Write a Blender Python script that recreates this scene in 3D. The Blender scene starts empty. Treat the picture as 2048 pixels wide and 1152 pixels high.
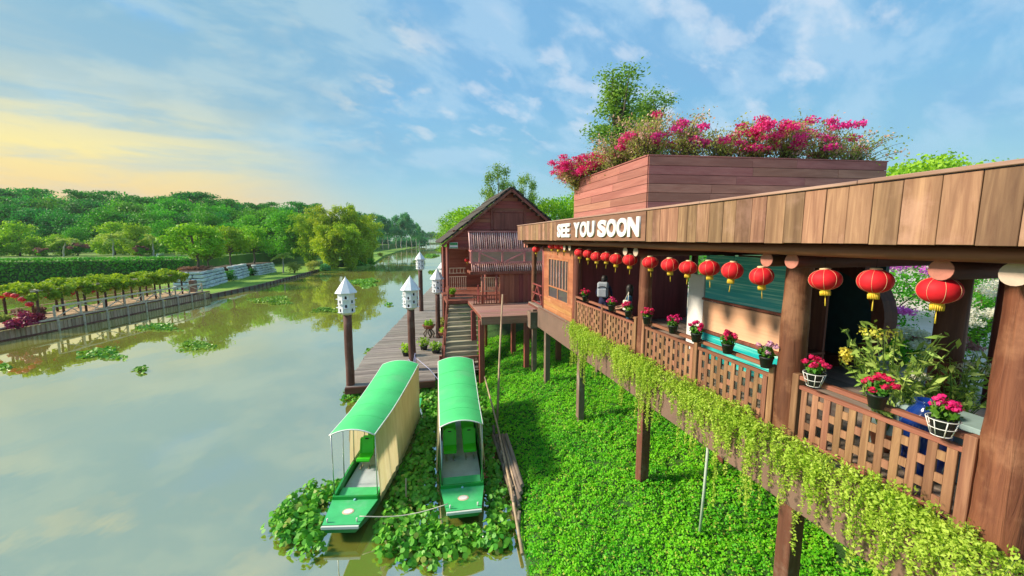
import bpy, math, random
import numpy as np
from mathutils import Vector, Matrix
R = math.radians
S = bpy.context.scene
COL = S.collection
rnd = random.Random(7)
rng = np.random.default_rng(7)

# ------------------------------------------------------------------ camera
EYE = Vector((0, 0, 7.0)); PITCH = R(7.0); YAW = R(13.6); FPX = 800.0
cd = bpy.data.cameras.new('camera'); cam = bpy.data.objects.new('camera', cd); COL.objects.link(cam)
cam.location = EYE; cam.rotation_euler = (math.pi/2 - PITCH, 0, -YAW)
cd.sensor_width = 36; cd.lens = 36*FPX/2048; cd.clip_start = .05; cd.clip_end = 6000
S.camera = cam
# ------------------------------------------------------------------ light and sky
SUN_AZ, SUN_EL = R(-80), R(33)      # azimuth from +Y towards +X
W = bpy.data.worlds.new('World'); S.world = W; W.use_nodes = True
ld = bpy.data.lights.new('sun', 'SUN'); ld.energy = 2.75; ld.angle = R(8.0); ld.color = (1, .86, .66)
sun = bpy.data.objects.new('sun', ld); COL.objects.link(sun)
sdir = Vector((math.sin(SUN_AZ)*math.cos(SUN_EL), math.cos(SUN_AZ)*math.cos(SUN_EL), math.sin(SUN_EL)))
sun.rotation_euler = sdir.to_track_quat('Z', 'Y').to_euler(); sun.location = sdir*80
vs = S.view_settings; vs.view_transform = 'Standard'; vs.look = 'None'; vs.exposure = 1.22; vs.gamma = 1; vs.use_curve_mapping = False
S.cycles.max_bounces = 6; S.cycles.transparent_max_bounces = 8; S.cycles.volume_bounces = 0; S.cycles.caustics_reflective = False; S.cycles.caustics_refractive = False

class G:
    """tiny node-graph helper"""
    def __init__(s, tree): s.t = tree; s.n = tree.nodes; s.l = tree.links
    def node(s, typ, **kw):
        n = s.n.new(typ)
        for k, v in kw.items(): setattr(n, k, v)
        return n
    def put(s, sock, v):
        if isinstance(v, bpy.types.NodeSocket): s.l.new(v, sock)
        elif v is not None:
            if hasattr(sock.default_value, '__len__') and not hasattr(v, '__len__'): v = [v]*len(sock.default_value)
            if hasattr(v, '__len__') and len(sock.default_value) == 4 and len(v) == 3: v = tuple(v) + (1,)
            sock.default_value = v
    def m(s, op, a, b=0.0, c=None, clamp=False):
        n = s.node('ShaderNodeMath', operation=op, use_clamp=clamp); s.put(n.inputs[0], a); s.put(n.inputs[1], b)
        if c is not None: s.put(n.inputs[2], c)
        return n.outputs[0]
    def v(s, op, a, b=None):
        n = s.node('ShaderNodeVectorMath', operation=op); s.put(n.inputs[0], a)
        if b is not None: s.put(n.inputs[3 if op == 'SCALE' else 1], b)
        return n.outputs['Value' if op in ('DOT_PRODUCT', 'LENGTH') else 'Vector']
    def sep(s, a): n = s.node('ShaderNodeSeparateXYZ'); s.put(n.inputs[0], a); return n.outputs
    def comb(s, x, y, z):
        n = s.node('ShaderNodeCombineXYZ')
        for i, q in enumerate((x, y, z)): s.put(n.inputs[i], q)
        return n.outputs[0]
    def mix(s, f, a, b, typ='MIX'):
        n = s.node('ShaderNodeMix', data_type='RGBA', blend_type=typ); s.put(n.inputs[0], f); s.put(n.inputs[6], a); s.put(n.inputs[7], b)
        return n.outputs[2]
    def ramp(s, f, stops, interp='LINEAR'):
        n = s.node('ShaderNodeValToRGB'); s.put(n.inputs[0], f); cr = n.color_ramp; cr.interpolation = interp
        while len(cr.elements) < len(stops): cr.elements.new(.5)
        for e, (p, c) in zip(cr.elements, stops):
            e.position = p; e.color = (c, c, c, 1) if not hasattr(c, '__len__') else tuple(c) + (1,)
        return n.outputs[0]
    def noise(s, vec, scale, detail=4, rough=.55, dist=0.0, dims='3D'):
        n = s.node('ShaderNodeTexNoise', noise_dimensions=dims); s.put(n.inputs['Vector'], vec); n.inputs['Scale'].default_value = scale
        n.inputs['Detail'].default_value = detail; n.inputs['Roughness'].default_value = rough; n.inputs['Distortion'].default_value = dist
        return n.outputs[0]
    def sm(s, x, lo, hi):
        n = s.node('ShaderNodeMapRange', interpolation_type='SMOOTHSTEP'); s.put(n.inputs[0], x); n.inputs[1].default_value = lo; n.inputs[2].default_value = hi
        return n.outputs[0]

def build_world():
    g = G(W.node_tree); g.n.clear()
    d = g.v('NORMALIZE', g.node('ShaderNodeTexCoord').outputs['Generated'])
    x, y, z = g.sep(d)
    zc = g.m('MAXIMUM', z, 0.0)
    sky = g.node('ShaderNodeTexSky', sky_type='NISHITA', sun_disc=False); sky.sun_elevation = SUN_EL; sky.sun_rotation = SUN_AZ
    sky.air_density = 1.0; sky.dust_density = 1.5; sky.ozone_density = 2.0
    nish = g.v('SCALE', sky.outputs[0], .1)
    clear = g.ramp(zc, [(0, (.37, .52, .49)), (.05, (.34, .52, .52)), (.14, (.24, .47, .58)), (.30, (.165, .39, .60)), (.55, (.15, .35, .58)), (1, (.20, .38, .56))])
    base = g.mix(.12, clear, nish)
    # cloud sheet on a plane overhead, softened near the horizon
    k = g.m('DIVIDE', 1.0, g.m('ADD', zc, .48))
    px_, py_ = g.m('MULTIPLY', x, k), g.m('MULTIPLY', y, k)
    p = g.comb(px_, py_, 0.0)
    c25, s25 = math.cos(R(20)), math.sin(R(20))
    pr = g.comb(g.m('ADD', g.m('MULTIPLY', px_, c25), g.m('MULTIPLY', py_, s25)), g.m('MULTIPLY', g.m('SUBTRACT', g.m('MULTIPLY', py_, c25), g.m('MULTIPLY', px_, s25)), 1.5), 3.7)
    n1 = g.noise(pr, 1.9, 6, .55, .2)
    n2 = g.noise(g.v('ADD', pr, (7.3, 2.1, 0)), 7.0, 6, .54, .15)
    n3 = g.noise(g.v('ADD', p, (5.3, -4.0, 1)), 1.5, 3, .5)
    n4 = g.noise(g.v('ADD', pr, (1.3, 9.1, 2)), 4.4, 7, .56, .25)
    gh = Vector((math.sin(R(-44)), math.cos(R(-44)), 0))
    az = g.m('DIVIDE', g.v('DOT_PRODUCT', g.comb(x, y, 0.0), tuple(gh)), g.m('SQRT', g.m('ADD', g.m('SUBTRACT', 1.0, g.m('MULTIPLY', z, z)), 1e-4)))
    west = g.sm(az, .55, 1.0)                       # 1 towards the hidden sun
    # broad mottled grey-blue veil, greyer to the west
    veil = g.m('MULTIPLY', g.sm(g.m('ADD', n1, g.m('MULTIPLY', west, .10)), .42, .60), g.sm(zc, .08, .26))
    c = g.mix(g.m('MULTIPLY', veil, .75), base, g.mix(west, (.17, .36, .57), (.20, .37, .47)))
    pale = g.m('MULTIPLY', g.sm(n4, .44, .62), g.sm(zc, .08, .20))
    c = g.mix(g.m('MULTIPLY', pale, .52), c, g.mix(west, (.36, .52, .66), (.37, .50, .53)))
    # lit cloudlets
    puff = g.m('MULTIPLY', g.sm(n2, .50, .68), g.m('MULTIPLY', g.sm(n3, .40, .56), g.sm(zc, .14, .26)))
    c = g.mix(g.m('MULTIPLY', puff, .52), c, g.mix(west, (.56, .61, .68), (.60, .58, .46)))
    # warm glow behind streaky cloud low in the west
    band = g.ramp(zc, [(0, .95), (.08, .92), (.15, 1.0), (.20, .74), (.26, .34), (.36, 0)], 'LINEAR')
    strk = g.noise(g.comb(g.m('MULTIPLY', x, 2.0), g.m('MULTIPLY', y, 2.0), g.m('MULTIPLY', z, 13.0)), 1.7, 7, .58, .5)
    glow = g.m('MULTIPLY', g.m('MULTIPLY', g.m('POWER', g.sm(az, .80, 1.0), 1.1), band), g.ramp(strk, [(.36, .35), (.58, 1.0)], 'EASE'))
    low = g.m('MULTIPLY', g.sm(az, .72, .97), g.ramp(zc, [(0, .9), (.07, .75), (.13, .3), (.2, 0)]))
    c = g.mix(low, c, (.62, .47, .27))
    warm = g.ramp(zc, [(0, (.72, .52, .22)), (.08, (.72, .52, .22)), (.15, (.74, .63, .27)), (.30, (.56, .57, .44))])
    c = g.mix(g.m('MULTIPLY', glow, .95, clamp=True), c, warm)
    # pale mist on the horizon all round
    below = g.sm(z, -.02, .02)
    c = g.mix(below, (.20, .24, .15), c)
    bg = g.node('ShaderNodeBackground'); g.put(bg.inputs[0], g.v('SCALE', c, 5.95)); bg.inputs[1].default_value = .1
    out = g.node('ShaderNodeOutputWorld'); g.l.new(bg.outputs[0], out.inputs[0])
build_world()

# ------------------------------------------------------------------ building kit
def ray(px, py):
    fw = Vector((math.sin(YAW)*math.cos(PITCH), math.cos(YAW)*math.cos(PITCH), -math.sin(PITCH)))
    rt = Vector((math.cos(YAW), -math.sin(YAW), 0)); up = rt.cross(fw)
    return fw + rt*((px-1024)/FPX) + up*((576-py)/FPX)
def on_level(px, py, z): r = ray(px, py); return EYE + r*((z-EYE.z)/r.z)      # where a sight line meets a level
def far_point(px, d):                                                         # a place on the ground d metres off
    r = ray(px, 478); return Vector((r.x*d, r.y*d, 0))

class MB:
    def __init__(s): s.v = []; s.f = []; s.mi = []; s.cur = 0; s.smooth = []; s.sm = False
    def face(s, idx): s.f.append(idx); s.mi.append(s.cur); s.smooth.append(s.sm)
    def add(s, vs, fs):
        o = len(s.v); s.v += [tuple(q) for q in vs]
        for f in fs: s.face([i+o for i in f])
    def obox(s, c, ax, ay, az, ch=0.0):
        """box with centre c, half-axis vectors; ch = chamfer in metres"""
        c, ax, ay, az = Vector(c), Vector(ax), Vector(ay), Vector(az)
        if ch <= 0:
            vs = [c+ax*i+ay*j+az*k for i in (-1, 1) for j in (-1, 1) for k in (-1, 1)]
            s.add(vs, [(0,1,3,2),(4,6,7,5),(0,4,5,1),(2,3,7,6),(0,2,6,4),(1,5,7,3)]); return
        lx, ly, lz = ax.length, ay.length, az.length; ch = min(ch, .45*min(lx, ly, lz))
        kx, ky, kz = 1-ch/lx, 1-ch/ly, 1-ch/lz
        vs, ix = [], {}
        for i in (-1, 1):
            for j in (-1, 1):
                for k in (-1, 1):
                    for a in range(3):
                        ix[i, j, k, a] = len(vs)
                        vs.append(c + ax*(i*(1 if a == 0 else kx)) + ay*(j*(1 if a == 1 else ky)) + az*(k*(1 if a == 2 else kz)))
        fs = []
        for q in (-1, 1):
            fs.append([ix[q,j,k,0] for j, k in ((-1,-1),(1,-1),(1,1),(-1,1))][::q])
            fs.append([ix[i,q,k,1] for k, i in ((-1,-1),(1,-1),(1,1),(-1,1))][::q])
            fs.append([ix[i,j,q,2] for i, j in ((-1,-1),(1,-1),(1,1),(-1,1))][::q])
            for r in (-1, 1):
                fs.append([ix[q,r,-1,0], ix[q,r,-1,1], ix[q,r,1,1], ix[q,r,1,0]])
                fs.append([ix[-1,q,r,1], ix[-1,q,r,2], ix[1,q,r,2], ix[1,q,r,1]])
                fs.append([ix[q,-1,r,0], ix[q,-1,r,2], ix[q,1,r,2], ix[q,1,r,0]])
        for key in [(i,j,k) for i in (-1,1) for j in (-1,1) for k in (-1,1)]:
            fs.append([ix[key+(a,)] for a in range(3)])
        s.add(vs, fs)
    def box(s, x0, x1, y0, y1, z0, z1, ch=0.0, rz=0.0):
        c = Vector(((x0+x1)/2, (y0+y1)/2, (z0+z1)/2)); m = Matrix.Rotation(rz, 3, 'Z')
        s.obox(c, m@Vector(((x1-x0)/2, 0, 0)), m@Vector((0, (y1-y0)/2, 0)), Vector((0, 0, (z1-z0)/2)), ch)
    def beam(s, p, q, w, h, ch=0.0, up=(0, 0, 1)):
        p, q = Vector(p), Vector(q); d = (q-p); L = d.length; d /= L; u = Vector(up)
        side = d.cross(u)
        if side.length < 1e-4: side = d.cross(Vector((1, 0, 0)))
        side.normalize(); u = side.cross(d)
        s.obox((p+q)/2, d*(L/2), side*(w/2), u*(h/2), ch)
    def tube(s, pts, rad, n=8, caps=True, wob=0.0):
        pts = [Vector(p) for p in pts]; rad = rad if hasattr(rad, '__len__') else [rad]*len(pts)
        t0 = (pts[1]-pts[0]).normalized(); a = t0.cross(Vector((0, 0, 1)))
        if a.length < .05: a = t0.cross(Vector((1, 0, 0)))
        a.normalize(); o = len(s.v); keep = s.sm
        for i, p in enumerate(pts):
            t = (pts[min(i+1, len(pts)-1)]-pts[max(i-1, 0)]).normalized(); a = (a-t*a.dot(t)).normalized(); b = t.cross(a)
            for k in range(n):
                w = rad[i]*(1+(rnd.uniform(-wob, wob) if wob else 0)); th = 2*math.pi*k/n
                s.v.append(tuple(p+(a*math.cos(th)+b*math.sin(th))*w))
        s.sm = True
        for i in range(len(pts)-1):
            for k in range(n):
                k2 = (k+1) % n; s.face([o+i*n+k, o+i*n+k2, o+(i+1)*n+k2, o+(i+1)*n+k])
        s.sm = False
        if caps: s.face([o+k for k in range(n)][::-1]); s.face([o+(len(pts)-1)*n+k for k in range(n)])
        s.sm = keep
    def lathe(s, prof, c=(0, 0, 0), n=16, smooth=True, phase=0.0):
        o = len(s.v); c = Vector(c); keep = s.sm; s.sm = smooth
        for r, z in prof:
            for k in range(n):
                th = 2*math.pi*k/n+phase; s.v.append((c.x+r*math.cos(th), c.y+r*math.sin(th), c.z+z))
        for i in range(len(prof)-1):
            for k in range(n):
                k2 = (k+1) % n; s.face([o+i*n+k, o+i*n+k2, o+(i+1)*n+k2, o+(i+1)*n+k])
        s.sm = False
        if prof[0][0] > 1e-3: s.face([o+k for k in range(n)][::-1])
        if prof[-1][0] > 1e-3: s.face([o+(len(prof)-1)*n+k for k in range(n)])
        s.sm = keep
    def prism(s, poly, z0, z1):
        n = len(poly); o = len(s.v)
        s.v += [(x, y, z0) for x, y in poly]+[(x, y, z1) for x, y in poly]
        s.face([o+i for i in range(n)][::-1]); s.face([o+n+i for i in range(n)])
        for i in range(n): j = (i+1) % n; s.face([o+i, o+j, o+n+j, o+n+i])

def raw_mesh(name, v, f, mats, mi=None, smooth=None):
    me = bpy.data.meshes.new(name); me.from_pydata(v, [], f)
    for m in (mats if isinstance(mats, (list, tuple)) else [mats]): me.materials.append(m)
    if mi is not None: me.polygons.foreach_set('material_index', mi)
    if smooth is not None: me.polygons.foreach_set('use_smooth', smooth)
    me.update(); return me
ORG = {}
def origin(o): return ORG.get(o.name, Vector((0, 0, 0))) if o else Vector((0, 0, 0))
def obj(name, mb, mat, parent=None, local=False, loc=None):
    """links one mesh object; world-space vertices unless local, moved to the parent's (or its own) origin"""
    org = origin(parent) if parent else Vector(loc or (0, 0, 0))
    v = mb.v if local else [(a-org.x, b-org.y, c-org.z) for a, b, c in mb.v]
    me = raw_mesh(name, v, mb.f, mat, mb.mi, mb.smooth)
    o = bpy.data.objects.new(name, me); COL.objects.link(o)
    if parent: o.parent = parent
    else: o.location = org
    ORG[o.name] = org
    return o
def tag(o, label=None, cat=None, group=None, kind=None):
    if label: o['label'] = label
    if cat: o['category'] = cat
    if group: o['group'] = group
    if kind: o['kind'] = kind
    return o
def thing(name, label, cat, loc=(0, 0, 0), group=None, rz=0.0, kind=None):
    o = bpy.data.objects.new(name, None); COL.objects.link(o); o.location = loc; o.rotation_euler = (0, 0, rz); o.empty_display_size = .2
    ORG[o.name] = Vector(loc); return tag(o, label, cat, group, kind)
def copy_tree(o, parent=None):
    c = o.copy(); COL.objects.link(c); c.parent = parent; ORG[c.name] = origin(o)
    for ch in list(o.children): copy_tree(ch, c)
    return c
def dup(o, loc, rz=None, scale=None, label=None, group=None):
    c = copy_tree(o); c.location = loc; ORG[c.name] = Vector(loc)
    if rz is not None: c.rotation_euler = (0, 0, rz)
    if scale is not None: c.scale = scale if hasattr(scale, '__len__') else (scale,)*3
    if label: c['label'] = label
    if group: c['group'] = group
    return c

# ------------------------------------------------------------------ materials
MATS = {}
def new_mat(name):
    m = bpy.data.materials.new(name); m.use_nodes = True; g = G(m.node_tree); g.n.clear()
    out = g.node('ShaderNodeOutputMaterial'); b = g.node('ShaderNodeBsdfPrincipled'); g.l.new(b.outputs[0], out.inputs[0])
    MATS[name] = m; return m, g, b, out
def bump(g, b, h, dist, strength=1.0):
    n = g.node('ShaderNodeBump'); n.inputs['Distance'].default_value = dist; n.inputs['Strength'].default_value = strength; g.put(n.inputs['Height'], h); g.l.new(n.outputs[0], b.inputs['Normal'])
def wood(name, lo, hi, axis='Z', rough=.6, fine=1.0, vary=.22, wear=None, wear_amt=.35, bmp=.004, spec=.35):
    m, g, b, out = new_mat(name)
    oi = g.node('ShaderNodeObjectInfo'); co = g.node('ShaderNodeTexCoord').outputs['Object']
    off = g.v('SCALE', g.comb(oi.outputs['Random'], g.m('MULTIPLY', oi.outputs['Random'], 3.7), g.m('MULTIPLY', oi.outputs['Random'], 7.1)), 23.0)
    co = g.v('ADD', co, off)
    sc = {'X': (1.1, 16, 16), 'Y': (16, 1.1, 16), 'Z': (16, 16, 1.1)}[axis]
    st = g.v('MULTIPLY', co, tuple(q*fine for q in sc))
    gr = g.noise(st, 1.0, 7, .62, .8)
    big = g.noise(g.v('MULTIPLY', co, tuple(q*.22*fine for q in sc)), 1.0, 4, .6, .5)
    c = g.ramp(gr, [(.28, lo), (.52, tuple((a+bb)/2 for a, bb in zip(lo, hi))), (.74, hi)])
    c = g.mix(g.m('MULTIPLY', g.sm(big, .42, .66), .6), c, tuple(q*.6 for q in lo))
    if wear: c = g.mix(g.m('MULTIPLY', g.sm(g.noise(co, 1.7, 6, .65), .50, .68), wear_amt), c, wear)
    val = g.m('ADD', 1-vary, g.m('MULTIPLY', oi.outputs['Random'], 2*vary))
    h = g.node('ShaderNodeHueSaturation'); g.put(h.inputs['Color'], c); g.put(h.inputs['Value'], val)
    r2 = g.m('FRACT', g.m('MULTIPLY', oi.outputs['Random'], 13.7)); g.put(h.inputs['Hue'], g.m('ADD', .5-.016, g.m('MULTIPLY', r2, .028)))
    g.l.new(h.outputs[0], b.inputs['Base Color']); g.put(b.inputs['Roughness'], g.m('ADD', rough-.12, g.m('MULTIPLY', gr, .25))); b.inputs['Specular IOR Level'].default_value = spec
    bump(g, b, gr, bmp)
    return m
def plain(name, col, rough=.5, var=.12, scale=6.0, metal=0.0, dirt=None, bmp=0.0, spec=.4, coat=0.0):
    m, g, b, out = new_mat(name)
    co = g.node('ShaderNodeTexCoord').outputs['Object']; n = g.noise(co, scale, 6, .6)
    c = g.ramp(n, [(.3, tuple(q*(1-var) for q in col)), (.7, tuple(min(1, q*(1+var)) for q in col))])
    if dirt: c = g.mix(g.m('MULTIPLY', g.sm(g.noise(co, scale*.6, 7, .68), .52, .72), .6), c, dirt)
    g.l.new(c, b.inputs['Base Color']); g.put(b.inputs['Roughness'], g.m('ADD', rough-.06, g.m('MULTIPLY', n, .14))); b.inputs['Metallic'].default_value = metal
    b.inputs['Specular IOR Level'].default_value = spec; b.inputs['Coat Weight'].default_value = coat
    if bmp: bump(g, b, g.noise(co, scale*5, 5, .6), bmp)
    return m
def leaf(name, c1, c2, trans=.35, rough=.45, tint=.25, scale=.9, c3=None):
    m, g, b, out = new_mat(name)
    r = g.node('ShaderNodeNewGeometry').outputs['Random Per Island']; oi = g.node('ShaderNodeObjectInfo')
    co = g.node('ShaderNodeTexCoord').outputs['Object']
    n = g.noise(g.v('ADD', co, g.v('SCALE', oi.outputs['Location'], .37)), scale, 3, .6)
    f = g.m('ADD', g.m('MULTIPLY', r, .55), g.m('MULTIPLY', g.sm(n, .3, .7), .45))
    c = g.mix(f, c1, c2)
    if c3: c = g.mix(g.sm(r, .90, .97), c, c3)
    h = g.node('ShaderNodeHueSaturation'); g.put(h.inputs['Color'], c); g.put(h.inputs['Value'], g.m('ADD', 1-tint, g.m('MULTIPLY', oi.outputs['Random'], 2*tint)))
    g.put(h.inputs['Hue'], g.m('ADD', .485, g.m('MULTIPLY', g.m('FRACT', g.m('MULTIPLY', oi.outputs['Random'], 5.3)), .03)))
    c = h.outputs[0]
    g.l.new(c, b.inputs['Base Color']); b.inputs['Roughness'].default_value = rough; b.inputs['Specular IOR Level'].default_value = .3
    tr = g.node('ShaderNodeBsdfTranslucent'); g.put(tr.inputs[0], g.mix(1.0, c, (1.0, 1.0, .55), 'MULTIPLY'))
    mx = g.node('ShaderNodeMixShader'); mx.inputs[0].default_value = trans; g.l.new(b.outputs[0], mx.inputs[1]); g.l.new(tr.outputs[0], mx.inputs[2]); g.l.new(mx.outputs[0], out.inputs[0])
    return m

M_fascia = wood('fascia_wood', (.19, .094, .052), (.43, .262, .148), 'Z', .68, 1.1, .33, (.46, .27, .20), .45)
M_sign = wood('sign_wood', (.22, .11, .07), (.31, .17, .105), 'Y', .6, .8, .02)
M_cap = wood('cap_wood', (.34, .205, .14), (.50, .35, .26), 'Y', .6)
M_log = wood('log_wood', (.085, .026, .015), (.27, .105, .052), 'Z', .62, .8, .06, (.40, .20, .11), .5, .02)
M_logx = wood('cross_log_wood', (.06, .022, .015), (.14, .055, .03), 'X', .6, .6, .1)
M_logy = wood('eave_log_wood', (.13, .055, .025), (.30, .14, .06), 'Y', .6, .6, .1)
M_logend = plain('log_end_paint', (.52, .20, .15), .7, .15, 14, dirt=(.40, .17, .12))
M_logend_pale = plain('log_end_bleached', (.60, .47, .38), .7, .12, 14)
M_rail = wood('rail_wood', (.21, .095, .052), (.44, .245, .135), 'Z', .5, 1.2, .20)
M_raily = wood('rail_wood_long', (.27, .105, .062), (.40, .185, .105), 'Y', .5, 1.2, .12)
M_dark = wood('dark_wood', (.11, .035, .028), (.24, .085, .06), 'Z', .6)
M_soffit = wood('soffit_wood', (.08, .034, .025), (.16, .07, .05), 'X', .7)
M_band = plain('deck_band_paint', (.20, .125, .095), .75, .12, 1.5, dirt=(.14, .10, .08), bmp=.003)
M_conc = plain('stilt_paint', (.22, .145, .11), .8, .15, 3, dirt=(.42, .36, .30), bmp=.004)
M_stilt = wood('stilt_wood', (.13, .045, .03), (.25, .10, .065), 'Z', .65, .8, .12, (.30, .22, .17), .4)
M_floor = wood('deck_floor_wood', (.26, .20, .16), (.42, .34, .28), 'Y', .6)
M_orange = wood('orange_panel_wood', (.42, .16, .065), (.58, .28, .12), 'Y', .5, .7, .10, (.72, .46, .26), .3)
M_siding = wood('siding_wood', (.36, .135, .10), (.48, .225, .17), 'Y', .65, .7, .12)
M_sidingx = wood('siding_wood_cross', (.36, .135, .10), (.48, .225, .17), 'X', .65, .7, .12)
M_roof = plain('roof_sheet', (.56, .50, .46), .8, .15, 2)  # unseen from the camera; made pale to bounce sunlight onto the parapet
M_white = plain('white_paint', (.82, .82, .80), .5, .04, 5)
M_dovewhite = plain('dovecote_white', (.80, .83, .88), .5, .05, 3, dirt=(.62, .62, .58))
M_black = plain('dark_hole', (.012, .010, .010), .9)
M_dock = wood('dock_plank_wood', (.225, .19, .165), (.42, .37, .325), 'X', .75, .8, .22, (.40, .34, .27), .4)
M_dockside = wood('dock_beam_wood', (.14, .045, .03), (.25, .10, .07), 'X', .7)
M_post = wood('post_wood', (.075, .032, .024), (.17, .085, .06), 'Z', .7, .7, .1, (.24, .17, .13), .3)
M_hut = wood('hut_board_wood', (.34, .085, .06), (.54, .18, .125), 'X', .6, .8, .14)
M_hutv = wood('hut_frame_wood', (.22, .055, .04), (.40, .13, .09), 'Z', .6, .8, .14)
M_hutpale = wood('hut_plank_wood', (.30, .15, .11), (.48, .28, .22), 'X', .65, .8, .16)
M_pinkrail = wood('balcony_paint', (.62, .20, .19), (.76, .34, .31), 'Z', .6, .8, .06)
M_polebark = wood('pole_bark', (.66, .36, .31), (.95, .66, .59), 'Z', .7, .8, .25)
M_step = wood('step_wood', (.30, .27, .18), (.52, .48, .34), 'X', .7, .8, .14)
M_thatch = plain('thatch', (.075, .062, .05), .95, .45, 9, bmp=.02)
M_lantern = plain('lantern_silk', (.70, .018, .030), .62, .14, 8, spec=.25)
M_gold = plain('lantern_gold', (.80, .58, .05), .45, .12, 20)
M_brass = plain('lantern_cap', (.78, .62, .36), .4, .1, 10)
M_wire = plain('white_wire', (.80, .80, .78), .4)
M_pot = plain('black_pot', (.022, .028, .030), .5, .2)
M_clay = plain('clay_pot', (.30, .11, .06), .8, .2, 8)
M_green = plain('boat_green', (.012, .30, .035), .32, .10, 2.5, dirt=(.02, .24, .05), coat=.3)
M_greenlt = plain('boat_deck_green', (.07, .55, .19), .35, .12, 2.5, dirt=(.22, .58, .34))
M_canopy = plain('canopy_green', (.085, .66, .20), .55, .10, 1.6, dirt=(.16, .60, .24))
M_seat = plain('seat_green', (.05, .58, .02), .35, .08, 6)
M_steel = plain('steel', (.55, .56, .56), .3, .08, 10, metal=.9)
M_boatfloor = plain('boat_floor_grey', (.50, .55, .60), .6, .12, 3, dirt=(.28, .30, .31))
M_hull = plain('hull_side', (.02, .24, .045), .4, .12, 3, dirt=(.06, .13, .04))
M_pale = plain('bow_edge_white', (.70, .74, .68), .5, .06)
M_pipe = plain('pvc_pipe', (.50, .58, .50), .45, .08)
M_bamboo = wood('bamboo_cane', (.40, .28, .17), (.60, .47, .31), 'Z', .5, .6, .15)
M_retain = wood('retaining_log', (.20, .15, .11), (.38, .30, .24), 'Y', .85, .6, .25)
M_rope = plain('rope', (.66, .62, .52), .8)
M_ropeblue = plain('mooring_rope', (.42, .44, .66), .8)
M_soil = plain('soil', (.07, .05, .03), .95, .3)
M_teal = None
M_blue = plain('blue_glaze', (.006, .035, .22), .12, .1, 4, coat=.6)
M_bluegrey = plain('grey_blue_bench', (.30, .42, .42), .5)
M_pave = plain('garden_paving', (.60, .54, .46), .8, .1, 1.5)
M_rock = plain('white_rock', (.66, .70, .72), .85, .22, 1.3, dirt=(.25, .27, .25), bmp=.05)
M_walk = wood('walkway_wood', (.56, .37, .22), (.80, .58, .38), 'Z', .8, .8, .18)
M_walkrail = wood('walkway_rail_wood', (.72, .57, .40), (.92, .79, .61), 'X', .8, .8, .14)
M_trunk = plain('bark', (.13, .10, .07), .9, .25, 5, bmp=.01)
M_trunkpale = plain('pale_bark', (.44, .41, .34), .85, .2, 3)
M_skin = plain('skin', (.45, .25, .17), .5)
M_hair = plain('hair', (.012, .010, .010), .5)
M_navy = plain('navy_cloth', (.015, .020, .07), .8)
M_teeblue = plain('blue_cloth', (.02, .10, .20), .8)
M_bag = plain('grey_bag', (.36, .40, .46), .7, .15, 8)
M_bagdark = plain('bag_trim', (.03, .03, .05), .6)
M_cream = plain('cream_cloth', (.72, .68, .58), .7)
M_stem = plain('stem', (.10, .19, .04), .6)

L_ground = leaf('creeper_leaf', (.035, .46, .020), (.34, .90, .026), .44, .5, .0, .8, (.55, .62, .10))
L_vine = leaf('trailing_leaf', (.38, .58, .035), (.72, .84, .15), .44, .5, .0, 1.2)
L_hya = leaf('hyacinth_leaf', (.06, .38, .03), (.26, .64, .06), .32, .42, .0, 1.0, (.33, .42, .08))
L_hyalt = leaf('floating_leaf', (.13, .36, .03), (.28, .52, .06), .3, .4, .1, .6)
L_dark = leaf('forest_leaf', (.010, .19, .045), (.08, .44, .030), .42, .6, .28, .35)
L_mid = leaf('broad_leaf', (.035, .28, .015), (.18, .56, .020), .42, .55, .22, .45)
L_light = leaf('bright_leaf', (.16, .44, .015), (.44, .70, .04), .4, .55, .2, .6)
L_bamboo = leaf('bamboo_leaf', (.26, .46, .015), (.58, .70, .04), .4, .55, .15, .35)
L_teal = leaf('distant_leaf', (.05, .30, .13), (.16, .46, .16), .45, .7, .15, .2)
L_vinebr = leaf('arbour_leaf', (.16, .36, .015), (.42, .60, .04), .4, .5, .05, .8)
L_palm = leaf('palm_leaf', (.34, .50, .06), (.58, .68, .18), .4, .5, .1, .6)
L_bush = leaf('bougainvillea_leaf', (.26, .36, .06), (.52, .58, .16), .5, .55, .1, 1.2)
L_orchid = leaf('orchid_leaf', (.22, .46, .06), (.58, .70, .20), .35, .35, .1, 2.0)
L_hedge = leaf('hedge_leaf', (.04, .38, .03), (.15, .56, .03), .3, .6, .0, .25)
P_pink = leaf('pink_petal', (.74, .015, .27), (.90, .08, .42), .35, .5, .05, 2)
P_rose = leaf('dusty_bract', (.62, .36, .30), (.76, .54, .42), .35, .6, .05, 2)
P_red = leaf('crimson_petal', (.68, .008, .11), (.88, .05, .24), .3, .5, .05, 4)
P_lilac = leaf('lilac_petal', (.66, .26, .55), (.85, .60, .78), .35, .5, .05, 4)
P_magenta = leaf('magenta_petal', (.70, .05, .70), (.90, .28, .86), .35, .5, .05, 3)
P_white = leaf('white_petal', (.70, .68, .60), (.85, .85, .78), .35, .5, .05, 3)
P_yellow = leaf('yellow_petal', (.80, .72, .06), (.92, .88, .25), .35, .5, .05, 3)
P_plum = leaf('plum_leaf', (.22, .015, .06), (.40, .04, .13), .3, .5, .05, 3)
P_mauve = leaf('mauve_leaf', (.26, .12, .12), (.40, .20, .18), .3, .6, .05, 1)

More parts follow.
